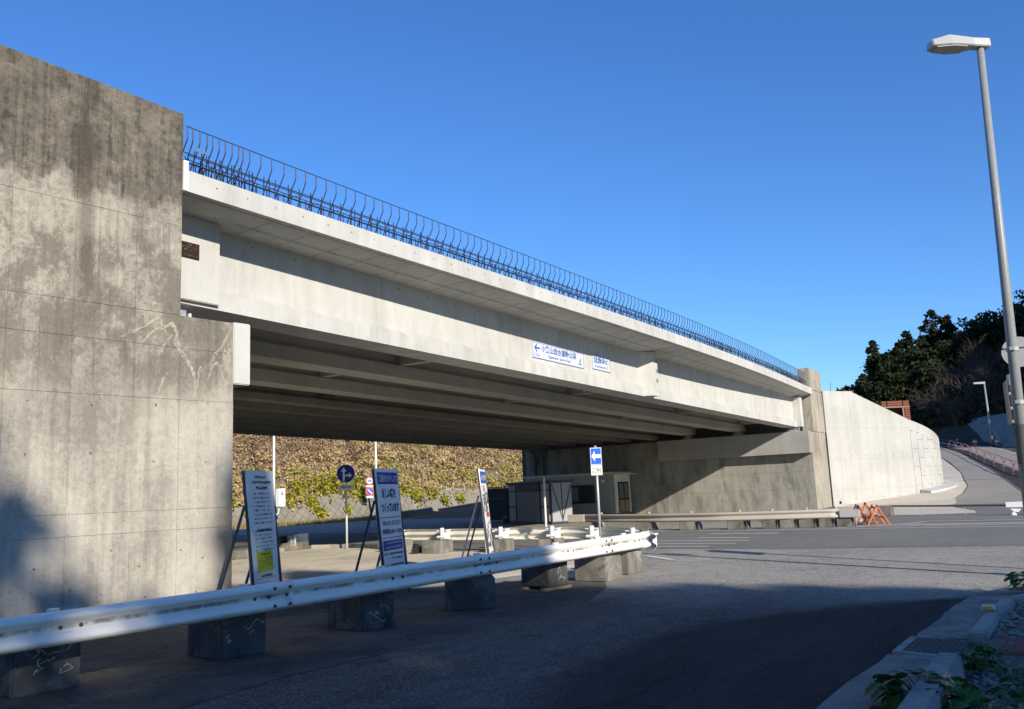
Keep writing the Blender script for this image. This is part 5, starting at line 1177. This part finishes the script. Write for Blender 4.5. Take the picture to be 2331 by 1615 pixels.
    for k in range(900):
        x = rng.uniform(5.5, 14.0); y = yi(x)-.22-abs(rng.normal())*.35; r_ = rng.choice([.012, .018, .028, .05], p=[.4, .3, .22, .08])*rng.uniform(.7, 1.3)
        p = [Vector((rng.normal(), rng.normal(), rng.normal()*.6)).normalized()*r_*rng.uniform(.7, 1.2) for _ in range(6)]
        vs = [(x+r_*1.1*math.cos(a)*rng.uniform(.7, 1.2), y+r_*math.sin(a)*rng.uniform(.7, 1.2), .06+rng.uniform(-.1, .3)*r_) for a in (0, 1.26, 2.5, 3.77, 5.0)]+[(x+rng.uniform(-.4, .4)*r_, y, .06+r_*rng.uniform(.7, 1.2)), (x, y, .05-r_*.4)]
        b.add(vs, [(i, (i+1) % 5, 5) for i in range(5)]+[((i+1) % 5, i, 6) for i in range(5)])
    stuff(tag(b.build('gravel_rubble', M['stone'], base=(9, .5, 0)), 'loose stones scattered over the bare verge behind the kerb', 'rubble'))
    t = tag(MB().loft([[(8.55, .66, .04), (9.2, .66, .04), (9.25, .40, .04), (8.6, .38, .04)], [(8.55, .66, .10), (9.2, .66, .11), (9.25, .40, .12), (8.6, .38, .10)]]).build('brick_slab', M['brick'], bevel=.012), 'flat reddish brick slab lying behind the drain grate', 'brick slab')
kerb_corner()

def weed(x, y, name, label, n, hmax, spread, seed, leaf=.1, z=.06):
    """broad-leaved weed: curved lobed leaves on stalks"""
    rg = random.Random(seed); t = thing(name, label, 'weed', (x, y, z), group='weeds on the verge')
    for k in range(n):
        a = rg.uniform(0, 2*math.pi); rad = spread*math.sqrt(rg.random()); h = hmax*rg.uniform(.35, 1)*(1-.4*rad/spread)
        tip = Vector((x+rad*math.cos(a), y+rad*math.sin(a), z+h)); q = MB(); q.tube([(x+rad*.2*math.cos(a), y+rad*.2*math.sin(a), z), (x+rad*.6*math.cos(a), y+rad*.6*math.sin(a), z+h*.75), tip], .003, 4)
        d = Vector((math.cos(a), math.sin(a), rg.uniform(-.5, .2))).normalized(); sd_ = Vector((-math.sin(a), math.cos(a), rg.uniform(-.3, .3))).normalized(); up = d.cross(sd_); L = leaf*rg.uniform(.7, 1.5)
        prof = [(0, .12), (.15, .42), (.3, .34), (.42, .55), (.58, .42), (.72, .5), (.86, .3), (1, .0)]; row = []
        for s_, w_ in prof:
            c = tip+d*L*s_+up*(-.35*L*s_*s_); row.append((c-sd_*L*w_*.8+up*.12*L*w_, c, c+sd_*L*w_*.8+up*.12*L*w_))
        for i in range(len(row)-1):
            q.add([row[i][0], row[i][1], row[i+1][1], row[i+1][0]], [(0, 1, 2, 3)]); q.add([row[i][1], row[i][2], row[i+1][2], row[i+1][1]], [(0, 1, 2, 3)])
        q.build('leaf', M['weed'], t)
weed(6.62, .98, 'leafy_weed', 'broad leaved green weed hanging over the near kerb stone', 72, .26, .30, 1, .115)
weed(6.35, .62, 'leafy_weed', 'broad leaved green weed low on the verge beside the near kerb stone', 26, .18, .28, 8, .085)
weed(7.95, .74, 'leafy_weed', 'dark green weed growing against the kerb stone next to the drain grate', 44, .24, .17, 2, .075)
weed(7.75, .56, 'leafy_weed', 'small sprawling weed on the rubble behind the kerb stone', 12, .1, .18, 3, .05)
weed(7.05, .40, 'leafy_weed', 'green weed at the corner of the bare verge', 34, .18, .22, 4, .075)
weed(13.2, .45, 'leafy_weed', 'bushy weed at the far end of the kerb by the street lamp', 40, .38, .3, 5, .11)
weed(14.2, .15, 'leafy_weed', 'low weed beside the street lamp base', 26, .3, .3, 6, .1)

# ------------------------------------------------------------------ embankment behind the bridge
def embankment():
    def base(x): return 47-.2*(x-41) if x > 36 else 48+.02*(36-x)
    def crest(x): return 6.9+.14*max(0, x-40)-.02*max(0, 40-x)
    wall_h = 2.3
    def surf(x, v):
        """v metres up the slope beyond the wall top"""
        y = base(x)+1.0+v*.80; z = wall_h*hw(x)+v*.62
        c = crest(x); z = z if z < c-.6 else c-.6+.6*math.tanh((z-c+.6)/1.4)
        f = min(1, v/1.5)
        n_ = noise.noise((x*.18, v*.25, 1))*.9+noise.noise((x*.5, v*.6, 7))*.45
        return Vector((x, y, z+n_*f))
    def hw(x): return .75+.35*math.sin(x*.11+1.1)-.3*min(1, max(0, (x-52)/10))
    xs = np.arange(-25, 112, 1.2); vs_ = np.concatenate([np.arange(0, 13, .8), [14, 18, 26, 50, 110]])
    b = MB(); vs = []; fs = []; n = len(vs_)
    for x in xs:
        for v in vs_: vs.append(tuple(surf(x, v)))
    for i in range(len(xs)-1):
        for j in range(n-1): fs.append((i*n+j, (i+1)*n+j, (i+1)*n+j+1, i*n+j+1))
    b.add(vs, fs); struct(b.build('hillside', M['earth'], base=(40, 50, 0), smooth=True))
    # block retaining wall at its foot: diamond-set blocks leaning back
    t = thing('block_retaining_wall', 'leaning retaining wall of diamond set concrete blocks under the dry hillside', 'retaining wall', (50, 46, 0))
    b = MB(); secs = []
    for x in np.arange(-25, 112, 2.0):
        h_ = wall_h*hw(x)+.25; y = base(x); secs.append([(x, y+.06, -.1), (x, y+.06+.4*h_, h_), (x, y+.5+.4*h_, h_), (x, y+1.2, -.1)])
    b.loft(secs); b.build('core', M['wallstone'], t)
    dm = MB(); r_ = .34; g = .008
    dm.loft([[(0, 0, -r_+g), (r_-g, 0, 0), (0, 0, r_-g), (-r_+g, 0, 0)], [(0, -.07, -r_+g+.03), (r_-g-.03, -.07, 0), (0, -.07, r_-g-.03), (-r_+g+.03, -.07, 0)]]); dme = dm.mesh('block', M['wallstone'])
    rg = random.Random(3); cnt = 0; bs = Vector(BASE[t.name]); tilt = math.atan(.4)
    for i in range(0, 62):
        for j in range(0, 9):
            x = 34.2+i*.34; s_ = .30+j*.34
            if (i+j) % 2: continue
            if s_ > (wall_h*hw(x))/math.cos(tilt)-.05 or cnt >= 298: continue
            y = base(x)+.06+s_*math.sin(tilt)-.01; z = s_*math.cos(tilt)
            link('block', dme, t, Vector((x, y, z))-bs, (-tilt, 0, R(-11.3)*(x > 36))); cnt += 1
    # dry brush: mounds of it, brown above and olive lower down
    rng = np.random.RandomState(11); mounds = []
    for k in range(620):
        x, v = rng.uniform(27, 90), rng.uniform(-.4, 12.8); mounds.append((x, v, rng.uniform(.5, 1.3), rng.uniform(.35, .95)))
    groups = {'dry': [], 'olive': [], 'brown': []}
    for x, v, r_, h_ in mounds:
        c = surf(x, v); m = int(125*r_*r_)+60; u = rng.normal(size=(m, 3)); u /= np.linalg.norm(u, axis=1)[:, None]; u[:, 2] = abs(u[:, 2])
        P = np.array(c)+u*np.array([r_, r_*.8, h_])*rng.uniform(.75, 1.05, (m, 1))
        q = v/11+rng.normal()*.17+.25*noise.noise((x*.09, v*.2, 4)); kind = 'brown' if q > .68 else ('olive' if q < .40 and rng.rand() < .6 else 'dry')
        groups[kind].append(P)
    n = 26000; x = rng.uniform(27, 90, n); v = rng.uniform(-.6, 12.8, n); P = np.array([surf(a, b_) for a, b_ in zip(x, v)]); P[:, 2] += rng.gamma(1.4, .18, n); groups['dry'].append(P)
    for kind, nm, lab in (('dry', 'straw_brush', 'straw coloured dry brush covering the hillside behind the bridge'), ('olive', 'olive_brush', 'olive green brush mounds low on the hillside behind the bridge'), ('brown', 'brown_brush', 'brown withered brush mounds high on the hillside behind the bridge')):
        stuff(tag(cards(nm, card_array(np.concatenate(groups[kind]), .13, 1.9, rng=rng), M[kind], base=(50, 48, 2)), lab, 'brush'))
    n = 26000; x = rng.uniform(28, 88, n); v = rng.uniform(3.5, 12.5, n); P = np.array([surf(a, b_) for a, b_ in zip(x, v)]); P[:, 2] += rng.gamma(1.5, .3, n)
    d = rng.normal(size=(n, 3)); d[:, 2] = abs(d[:, 2]); d /= np.linalg.norm(d, axis=1)[:, None]; e = rng.normal(size=(n, 3))*.028; L = rng.uniform(.3, .9, (n, 1))
    V = np.stack([P-e, P+e, P+d*L], 1); stuff(tag(cards('dry_twigs', V, M['twig'], base=(50, 48, 2)), 'tangled bare brown twigs over the upper hillside', 'twigs'))
    # yellow-green vines hanging over the wall
    spots = [(36.2, 1.7, 1.1), (35.6, .9, .8), (38.6, 2.2, .8), (39.6, 2.0, .6), (43.0, 2.3, .9), (44.2, 1.9, .7), (45.3, 2.6, 1.0), (46.1, 1.6, .7), (46.5, .9, .6), (47.3, 2.9, 1.0), (48.7, 3.1, 1.1), (49.8, 2.9, 1.2), (50.3, 2.2, .8), (51.6, 2.6, .9), (54.0, 2.6, .9), (55.4, 2.4, .9), (55.9, 1.7, .7), (57.4, 2.0, .7), (58.6, 1.4, .5), (48.9, 1.1, .35), (41.0, 1.0, .4), (42.2, 2.1, .6), (37.4, .6, .5), (60.4, 1.5, .5), (53, 3.2, 1.0)]
    Vs = []
    for sx, sz, sr in spots:
        sr *= .74; m = int(280*sr*sr)+40; u = rng.normal(size=(m, 3))*np.array([sr*.55, .16, sr*.5]); xx = sx+u[:, 0]; zz = np.clip(sz+u[:, 2]-abs(rng.normal(size=m))*.15, .1, 5)
        yy = np.array([base(a) for a in xx])+.4*zz-.10-abs(u[:, 1]); Vs.append(card_array(np.stack([xx, yy, zz], 1), .20, 1.15, rng=rng))
    stuff(tag(cards('hanging_vines', np.concatenate(Vs), M['ivy'], base=(48, 46, 1)), 'yellow green vines hanging over the block retaining wall', 'vines'))
    # dry grass along the foot
    n = 9000; x = rng.uniform(28, 80, n); P = np.stack([x, np.array([base(a) for a in x])-abs(rng.normal(size=n))*.45, 0*x], 1)
    stuff(tag(cards('dry_grass', blade_array(P, .38, .05, .5, rng), M['drygrass'], base=(50, 45, 0)), 'straw coloured dry grass along the foot of the retaining wall', 'grass'))
    # a few dark shrubs on the crest near the gap by the wall
    for k, (x, y, z, r_) in enumerate([(40.0, 56.5, 6.6, 1.1), (42.5, 57.5, 7.2, 1.3)]):
        m = 900; u = rng.normal(size=(m, 3)); u /= np.linalg.norm(u, axis=1)[:, None]; P = np.array([x, y, z+.6])+u*rng.uniform(.3, 1, (m, 1))*np.array([r_*1.3, r_, r_*.7])
        t = thing('crest_shrub', ['small dark green shrub on the hillside crest next to the sky gap', 'larger dark green shrub on the hillside crest away from the sky gap'][k], 'shrub', (x, y, z-.4)); cards('foliage', card_array(P, .22, 1.4, rng=rng), M['broad'], t); MB().tube([(x, y, z-.4), (x, y, z+.6)], .06, 6).build('stem', M['bark'], t)
embankment()

# ------------------------------------------------------------------ wooded hill beyond the ramp
def hill():
    # skyline of the ground along directions from the road bend: (bearing deg, height of ground at 165 m)
    bz = [-34, -16, -8, 0, 2.5, 5, 8, 9.5, 11.5, 13, 18]; hz = [74, 62, 42, 23.5, 21.5, 19.5, 18.5, 15.5, 11.5, 9.0, 5.0]
    def H(x, y):
        a = math.degrees(math.atan2(y, x)); d = math.hypot(x, y); top = float(np.interp(a, bz, hz))
        d0 = float(np.interp(a, [-30, -12, -5, 0, 2, 4, 6, 8, 10, 18], [84, 90, 98, 104, 109, 114, 120, 128, 132, 140])); f = max(0, min(1, (d-d0)/(168-d0)))
        b0 = zt(x) if x < 135 else 6.2
        z = b0+(top-b0)*(f**.85)+(d-168)*.10*(d > 168) + (noise.noise((x*.06, y*.06, 2))*1.2)*(f > .02)*min(1, f*4)
        return z
    xs = np.linspace(62, 330, 68); ys = np.linspace(-120, 75, 72); b = MB(); vs = []; fs = []; n = len(ys)
    for x in xs:
        for y in ys: vs.append((x, y, H(x, y)-.06))
    for i in range(len(xs)-1):
        for j in range(n-1): fs.append((i*n+j, (i+1)*n+j, (i+1)*n+j+1, i*n+j+1))
    b.add(vs, fs); struct(b.build('wooded_hill', M['forestfloor'], base=(150, 0, 0), smooth=True))
    # sprayed mortar slope above the bend
    t = thing('sprayed_slope', 'grey sprayed mortar slope above the road bend', 'retaining wall', (112, 5, 4.4))
    pts = [(96, -2.0), (103.5, 2.6), (108, 5.2), (113, 7.6), (119, 10.2), (127, 13.0), (138, 17.5)]; hs = [4.0, 4.0, 3.9, 3.5, 2.9, 2.0, 1.2]
    b = MB(); rg = random.Random(2); rows = 6; grid = []
    for (x, y), h_ in zip(smooth_path(pts, 26), np.interp(np.linspace(0, 6, 26), range(7), hs)):
        z0 = zt(x)-.05; grid.append([(x+k/rows*h_*.9+rg.uniform(-.12, .12), y-k/rows*h_*.42, z0+h_*k/rows+rg.uniform(-.06, .06)) for k in range(rows+1)]+[(x+h_*1.6+1, y-h_*.6-.5, z0+h_-.2)])
    b.loft(grid, cap=False, closed=False); b.build('mortar_face', M['shotcrete'], t, smooth=True)
    rng = np.random.RandomState(21)
    def conifer(x, y, h, w, lab, name='cedar_tree', dens=1.0):
        z = H(x, y)-.2; t = thing(name, lab, 'tree', (x, y, z), group='trees on the wooded hill')
        MB().tube([(x, y, z), (x+.1, y, z+h*.5), (x, y, z+h*.97)], h*.02, 6, .03).build('trunk', M['bark'], t)
        Ps = []; lv = int(11*dens)+4
        for i in range(lv):
            f = i/(lv-1); zz = z+h*(.22+.78*f); rr = w*(1-f)**.75*rng.uniform(.65, 1.15)+.25
            for a in rng.uniform(0, 2*np.pi, max(3, int(7*(1-f))+3)):
                r_ = rr*rng.uniform(.45, 1.0); m = int(26*dens); c = np.array([x+r_*math.cos(a), y+r_*math.sin(a), zz-r_*.22]); u = rng.normal(size=(m, 3))*np.array([.34, .34, .20])*(.6+.5*(1-f)); Ps.append(c+u)
                k = 6; q = np.linspace(.1, .9, k)[:, None]; Ps.append(np.array([x, y, zz])*(1-q)+c*q+rng.normal(size=(k, 3))*.15)
        cards('crown', card_array(np.concatenate(Ps), .34, 1.7, rng=rng), M['conifer'], t)
    def broad(x, y, h, w, lab, mat='broad', name='evergreen_tree', group='trees on the wooded hill'):
        z = H(x, y)-.2; t = thing(name, lab, 'tree', (x, y, z), group=group)
        MB().tube([(x, y, z), (x+.2, y, z+h*.35), (x, y+.1, z+h*.7)], h*.022, 6, .05).build('trunk', M['bark'], t)
        Ps = []
        for i in range(26):
            u = rng.normal(size=3); u /= np.linalg.norm(u); c = np.array([x, y, z+h*.62])+u*np.array([w*.78, w*.78, h*.33])*rng.uniform(.45, 1)
            m = 70; q = rng.normal(size=(m, 3)); q /= np.linalg.norm(q, axis=1)[:, None]; Ps.append(c+q*rng.uniform(.5, 1, (m, 1))*np.array([w*.3, w*.3, h*.10]))
        cards('crown', card_array(np.concatenate(Ps), .36, 1.4, rng=rng), M[mat], t)
    def bare(x, y, h, lab, lean=(0, 0)):
        z = H(x, y)-.2; t = thing('bare_tree', lab, 'tree', (x, y, z), group='bare trees on the wooded hill'); rg2 = random.Random(int(x*10)); tr = MB(); br = MB()
        def grow(p, d, L, r_, dep, mb):
            pts = [p]; q = p.copy(); dd = d.copy()
            for i in range(4): dd = (dd+Vector((rg2.gauss(0, .16), rg2.gauss(0, .16), rg2.gauss(.03, .1)))).normalized(); q = q+dd*L/4; pts.append(q.copy())
            mb.tube(pts, r_, 4, r_*.5, cap=False)
            if dep:
                for i in range(rg2.randint(3, 5)):
                    a = rg2.randint(1, 4); nd = (dd+Vector((rg2.gauss(0, .7), rg2.gauss(0, .7), rg2.gauss(.15, .45)))).normalized(); grow(pts[a], nd, L*rg2.uniform(.55, .8), r_*.55, dep-1, br)
        for k in range(3): grow(Vector((x, y, z)), Vector((lean[0]+rg2.gauss(0, .3), lean[1]+rg2.gauss(0, .3), 1)).normalized(), h*.42, .11, 4, tr)
        tr.build('trunk', M['bare'], t); br.build('branches', M['bare'], t)
    B = lambda a, d: (d*math.cos(R(a)), d*math.sin(R(a)))
    con = [(9.15, 158, 10, 2.3, 'tall ragged cedar standing clear on the lower skyline of the hill'), (7.2, 160, 9, 2.6, 'thin cedar spire in the middle of the hill skyline'), (7.75, 158, 7.5, 2.4, 'short broad cedar beside the thin cedar spire'), (5.7, 162, 11.5, 4.4, 'big spreading cedar crowning the hill'), (4.9, 161, 10, 3.8, 'brown tinged cedar beside the big spreading cedar'),
           (8.4, 155, 7, 2.8, 'dense cedar between the clear standing cedar and the spire'), (9.9, 155, 6, 2.3, 'small dark cedar at the low end of the hill'), (6.4, 157, 8, 3.0, 'dense dark cedar under the big spreading cedar')]
    for a, d, h, w_, lab in con: conifer(*B(a, d), h, w_, lab, dens=1.25)
    bro = [(3.6, 160, 9, 4.0, 'rounded evergreen on the hill skyline close to the street lamp'), (2.4, 160, 9.5, 4.2, 'rounded evergreen on the hill skyline behind the street lamp'), (.8, 162, 10, 4.5, 'evergreen on the highest part of the hill skyline'), (10.7, 158, 5.5, 2.8, 'low evergreen on the falling hill skyline above the wall'), (11.4, 160, 4.8, 2.6, 'low evergreen farther down the hill skyline above the wall'), (12.1, 162, 4.2, 2.4, 'lowest evergreen on the hill skyline near the red stakes'),
           (4.4, 150, 8, 3.6, 'dark evergreen on the upper slope under the cedars'), (5.6, 148, 8, 3.6, 'dark evergreen halfway up the slope'), (6.9, 148, 8, 3.5, 'dark evergreen on the slope below the thin cedar'), (8.2, 147, 7.5, 3.4, 'dark evergreen on the slope below the clear standing cedar'), (9.4, 147, 6.5, 3.2, 'dark evergreen above the curved retaining wall'), (10.3, 148, 5.5, 3.0, 'dark evergreen low above the sloping wall top'),
           (3.0, 152, 8, 3.6, 'dark evergreen on the upper slope near the street lamp'), (7.6, 139, 6.5, 3.2, 'dark evergreen low on the slope behind the rust brown crib'), (8.8, 139, 6, 3.0, 'dark evergreen low on the slope above the crib'), (6.2, 138, 6.5, 3.2, 'dark evergreen beside the bare trees'), (1.4, 150, 8, 3.6, 'dark evergreen on the slope behind the lamp sign')]
    for a, d, h, w_, lab in bro: broad(*B(a, d), h, w_, lab)
    bt = [(4.6, 134, 8, 'bare grey tree spreading above the sprayed slope', (0, -.3)), (3.4, 136, 8, 'bare grey tree behind the distant street lamp', (0, .3)), (5.9, 130, 7, 'bare grey tree nearest the rust brown crib', (0, .2)), (2.6, 128, 7, 'bare pale tree beside the street lamp pole', (0, .4)), (3.9, 126, 6, 'low bare shrub like tree above the distant street lamp', (0, .2)), (5.1, 124, 5.5, 'low bare tree over the edge of the sprayed slope', (0, 0)), (1.6, 134, 8, 'bare tree farthest toward the street lamp sign', (0, .2))]
    for a, d, h, lab, ln in bt: bare(*B(a, d), h, lab, ln)
    # undergrowth and the wood behind
    n = 46000; a = R(1)*rng.uniform(-14, 14, n); d = rng.uniform(113, 172, n); x, y = d*np.cos(a), d*np.sin(a)
    z = np.array([H(i, j) for i, j in zip(x, y)]); P = np.stack([x, y, z+rng.gamma(1.3, .45, n)], 1)
    keep = np.array([d_ > np.interp(math.degrees(a_), [-20, 0, 2, 4, 6, 8, 10, 18], [100, 111, 116, 121, 126, 132, 136, 144]) for a_, d_ in zip(a, d)])
    stuff(tag(cards('hill_undergrowth', card_array(P[keep], .5, 1.5, rng=rng), M['dull'], base=(150, 0, 0)), 'dark brown undergrowth covering the slope of the wooded hill', 'undergrowth'))
    n = 600; a = R(1)*rng.uniform(-30, 12, n); d = rng.uniform(168, 230, n); Ps = []
    for a_, d_ in zip(a, d):
        x, y = d_*math.cos(a_), d_*math.sin(a_); z0 = H(x, y); m = 60; u = rng.normal(size=(m, 3)); u /= np.linalg.norm(u, axis=1)[:, None]; hh = (7.0 if math.degrees(a_) < 8 else 4.0)
        Ps.append(np.array([x, y, z0+hh*.45])+u*np.array([2.6, 2.6, hh*.48])*rng.uniform(.6, 1, (m, 1)))
    stuff(tag(cards('hilltop_wood', card_array(np.concatenate(Ps), .7, 1.4, rng=rng), M['broad'], base=(190, 0, 20)), 'mass of dark evergreen wood over the top of the hill', 'wood'))
    n = 760; a = R(1)*rng.uniform(-34, -2.5, n); d = rng.uniform(104, 176, n); Ps = []
    for a_, d_ in zip(a, d):
        x, y = d_*math.cos(a_), d_*math.sin(a_); z0 = H(x, y); m = 46; u = rng.normal(size=(m, 3)); u /= np.linalg.norm(u, axis=1)[:, None]
        Ps.append(np.array([x, y, z0+4.2])+u*np.array([3.2, 3.2, 4.2])*rng.uniform(.6, 1, (m, 1)))
    stuff(tag(cards('hillside_wood', card_array(np.concatenate(Ps), .95, 1.4, rng=rng), M['broad'], base=(130, -40, 20)), 'evergreen wood on the steep hillside beside the bend', 'wood'))
    # plants and stems along the sloping wall top
    n = 700; s_ = rng.uniform(2.6, 7.0, n); P = np.array([PW(a_, PTOP(a_)-.05, -rng.uniform(.5, 1.6)) for a_ in s_]); P[:, 2] += rng.gamma(1.2, .10, n)
    stuff(tag(cards('wall_top_weeds', card_array(P, .12, 1.8, rng=rng), M['dull'], base=(56, 9, 5)), 'thin dry weeds along the sloping top of the pale wall', 'weeds'))
    # verge growth at the bend
    n = 2600; x = rng.uniform(88, 107, n); P = np.stack([x, 1.5+(x-88)*.12-abs(rng.normal(size=n))*1.6-.8, np.array([zt(i) for i in x])+rng.gamma(1.4, .3, n)], 1)
    stuff(tag(cards('bend_undergrowth', card_array(P, .26, 1.6, rng=rng), M['dull'], base=(100, 1, 4)), 'dark bushes on the verge of the bend behind the street lamp', 'bushes'))
hill()

# ------------------------------------------------------------------ the wood behind the viewer that shades the corner
def roadside_wood():
    rng = np.random.RandomState(31); Ps = []; b = MB()
    sx = [-60, -20, -17.8, -16.2, -14.8, -14.6, -13.6, -13.3, -12.3, -12.05, -11.0, -10.7, -10, -8.9, -7, -5.4, -3.9, -2.9, -2.2]; sz = [27, 25.0, 20.6, 19.2, 18.7, 21.0, 21.0, 18.7, 18.7, 20.9, 20.9, 18.4, 17.9, 17.1, 16.4, 15.5, 13.9, 11, 7]
    sil = lambda x: float(np.interp(x, sx, sz))
    for i in range(5200):
        x = rng.uniform(-46, -2.4); y = -30+rng.normal()*1.6
        if -21 < x < -15.2 and rng.rand() < .72: continue
        t_ = sil(x-.577*(y+30))-.45*0+(-(y+30))*.45; r_ = rng.uniform(.35, .8) if not -15.2 < x < -10 else .32
        zmax = t_-r_*1.0-abs(rng.normal())*.25; z = rng.uniform(max(1.0, zmax-9), zmax) if rng.rand() < .75 else rng.uniform(1, zmax)
        m = 16; q = rng.normal(size=(m, 3)); q /= np.linalg.norm(q, axis=1)[:, None]; Ps.append(np.array([x, y, z])+q*rng.uniform(.4, 1, (m, 1))*r_)
    for x in np.arange(-44, -3, 2.6):
        h = sil(x); b.tube([(x, -30, -.1), (x+rng.uniform(-.4, .4), -30, h*.5), (x, -30, h*.93)], .08+h*.011, 8, .05)
    stuff(tag(cards('roadside_wood', card_array(np.concatenate(Ps), .42, 1.5, rng=rng), M['broad'], base=(-20, -30, 0)), 'evergreen wood on the bank behind the viewer that shades the road corner', 'wood'))
    stuff(tag(b.build('roadside_trunks', M['bark'], base=(-20, -30, 0)), 'trunks of the roadside wood behind the viewer', 'tree trunks'))
roadside_wood()
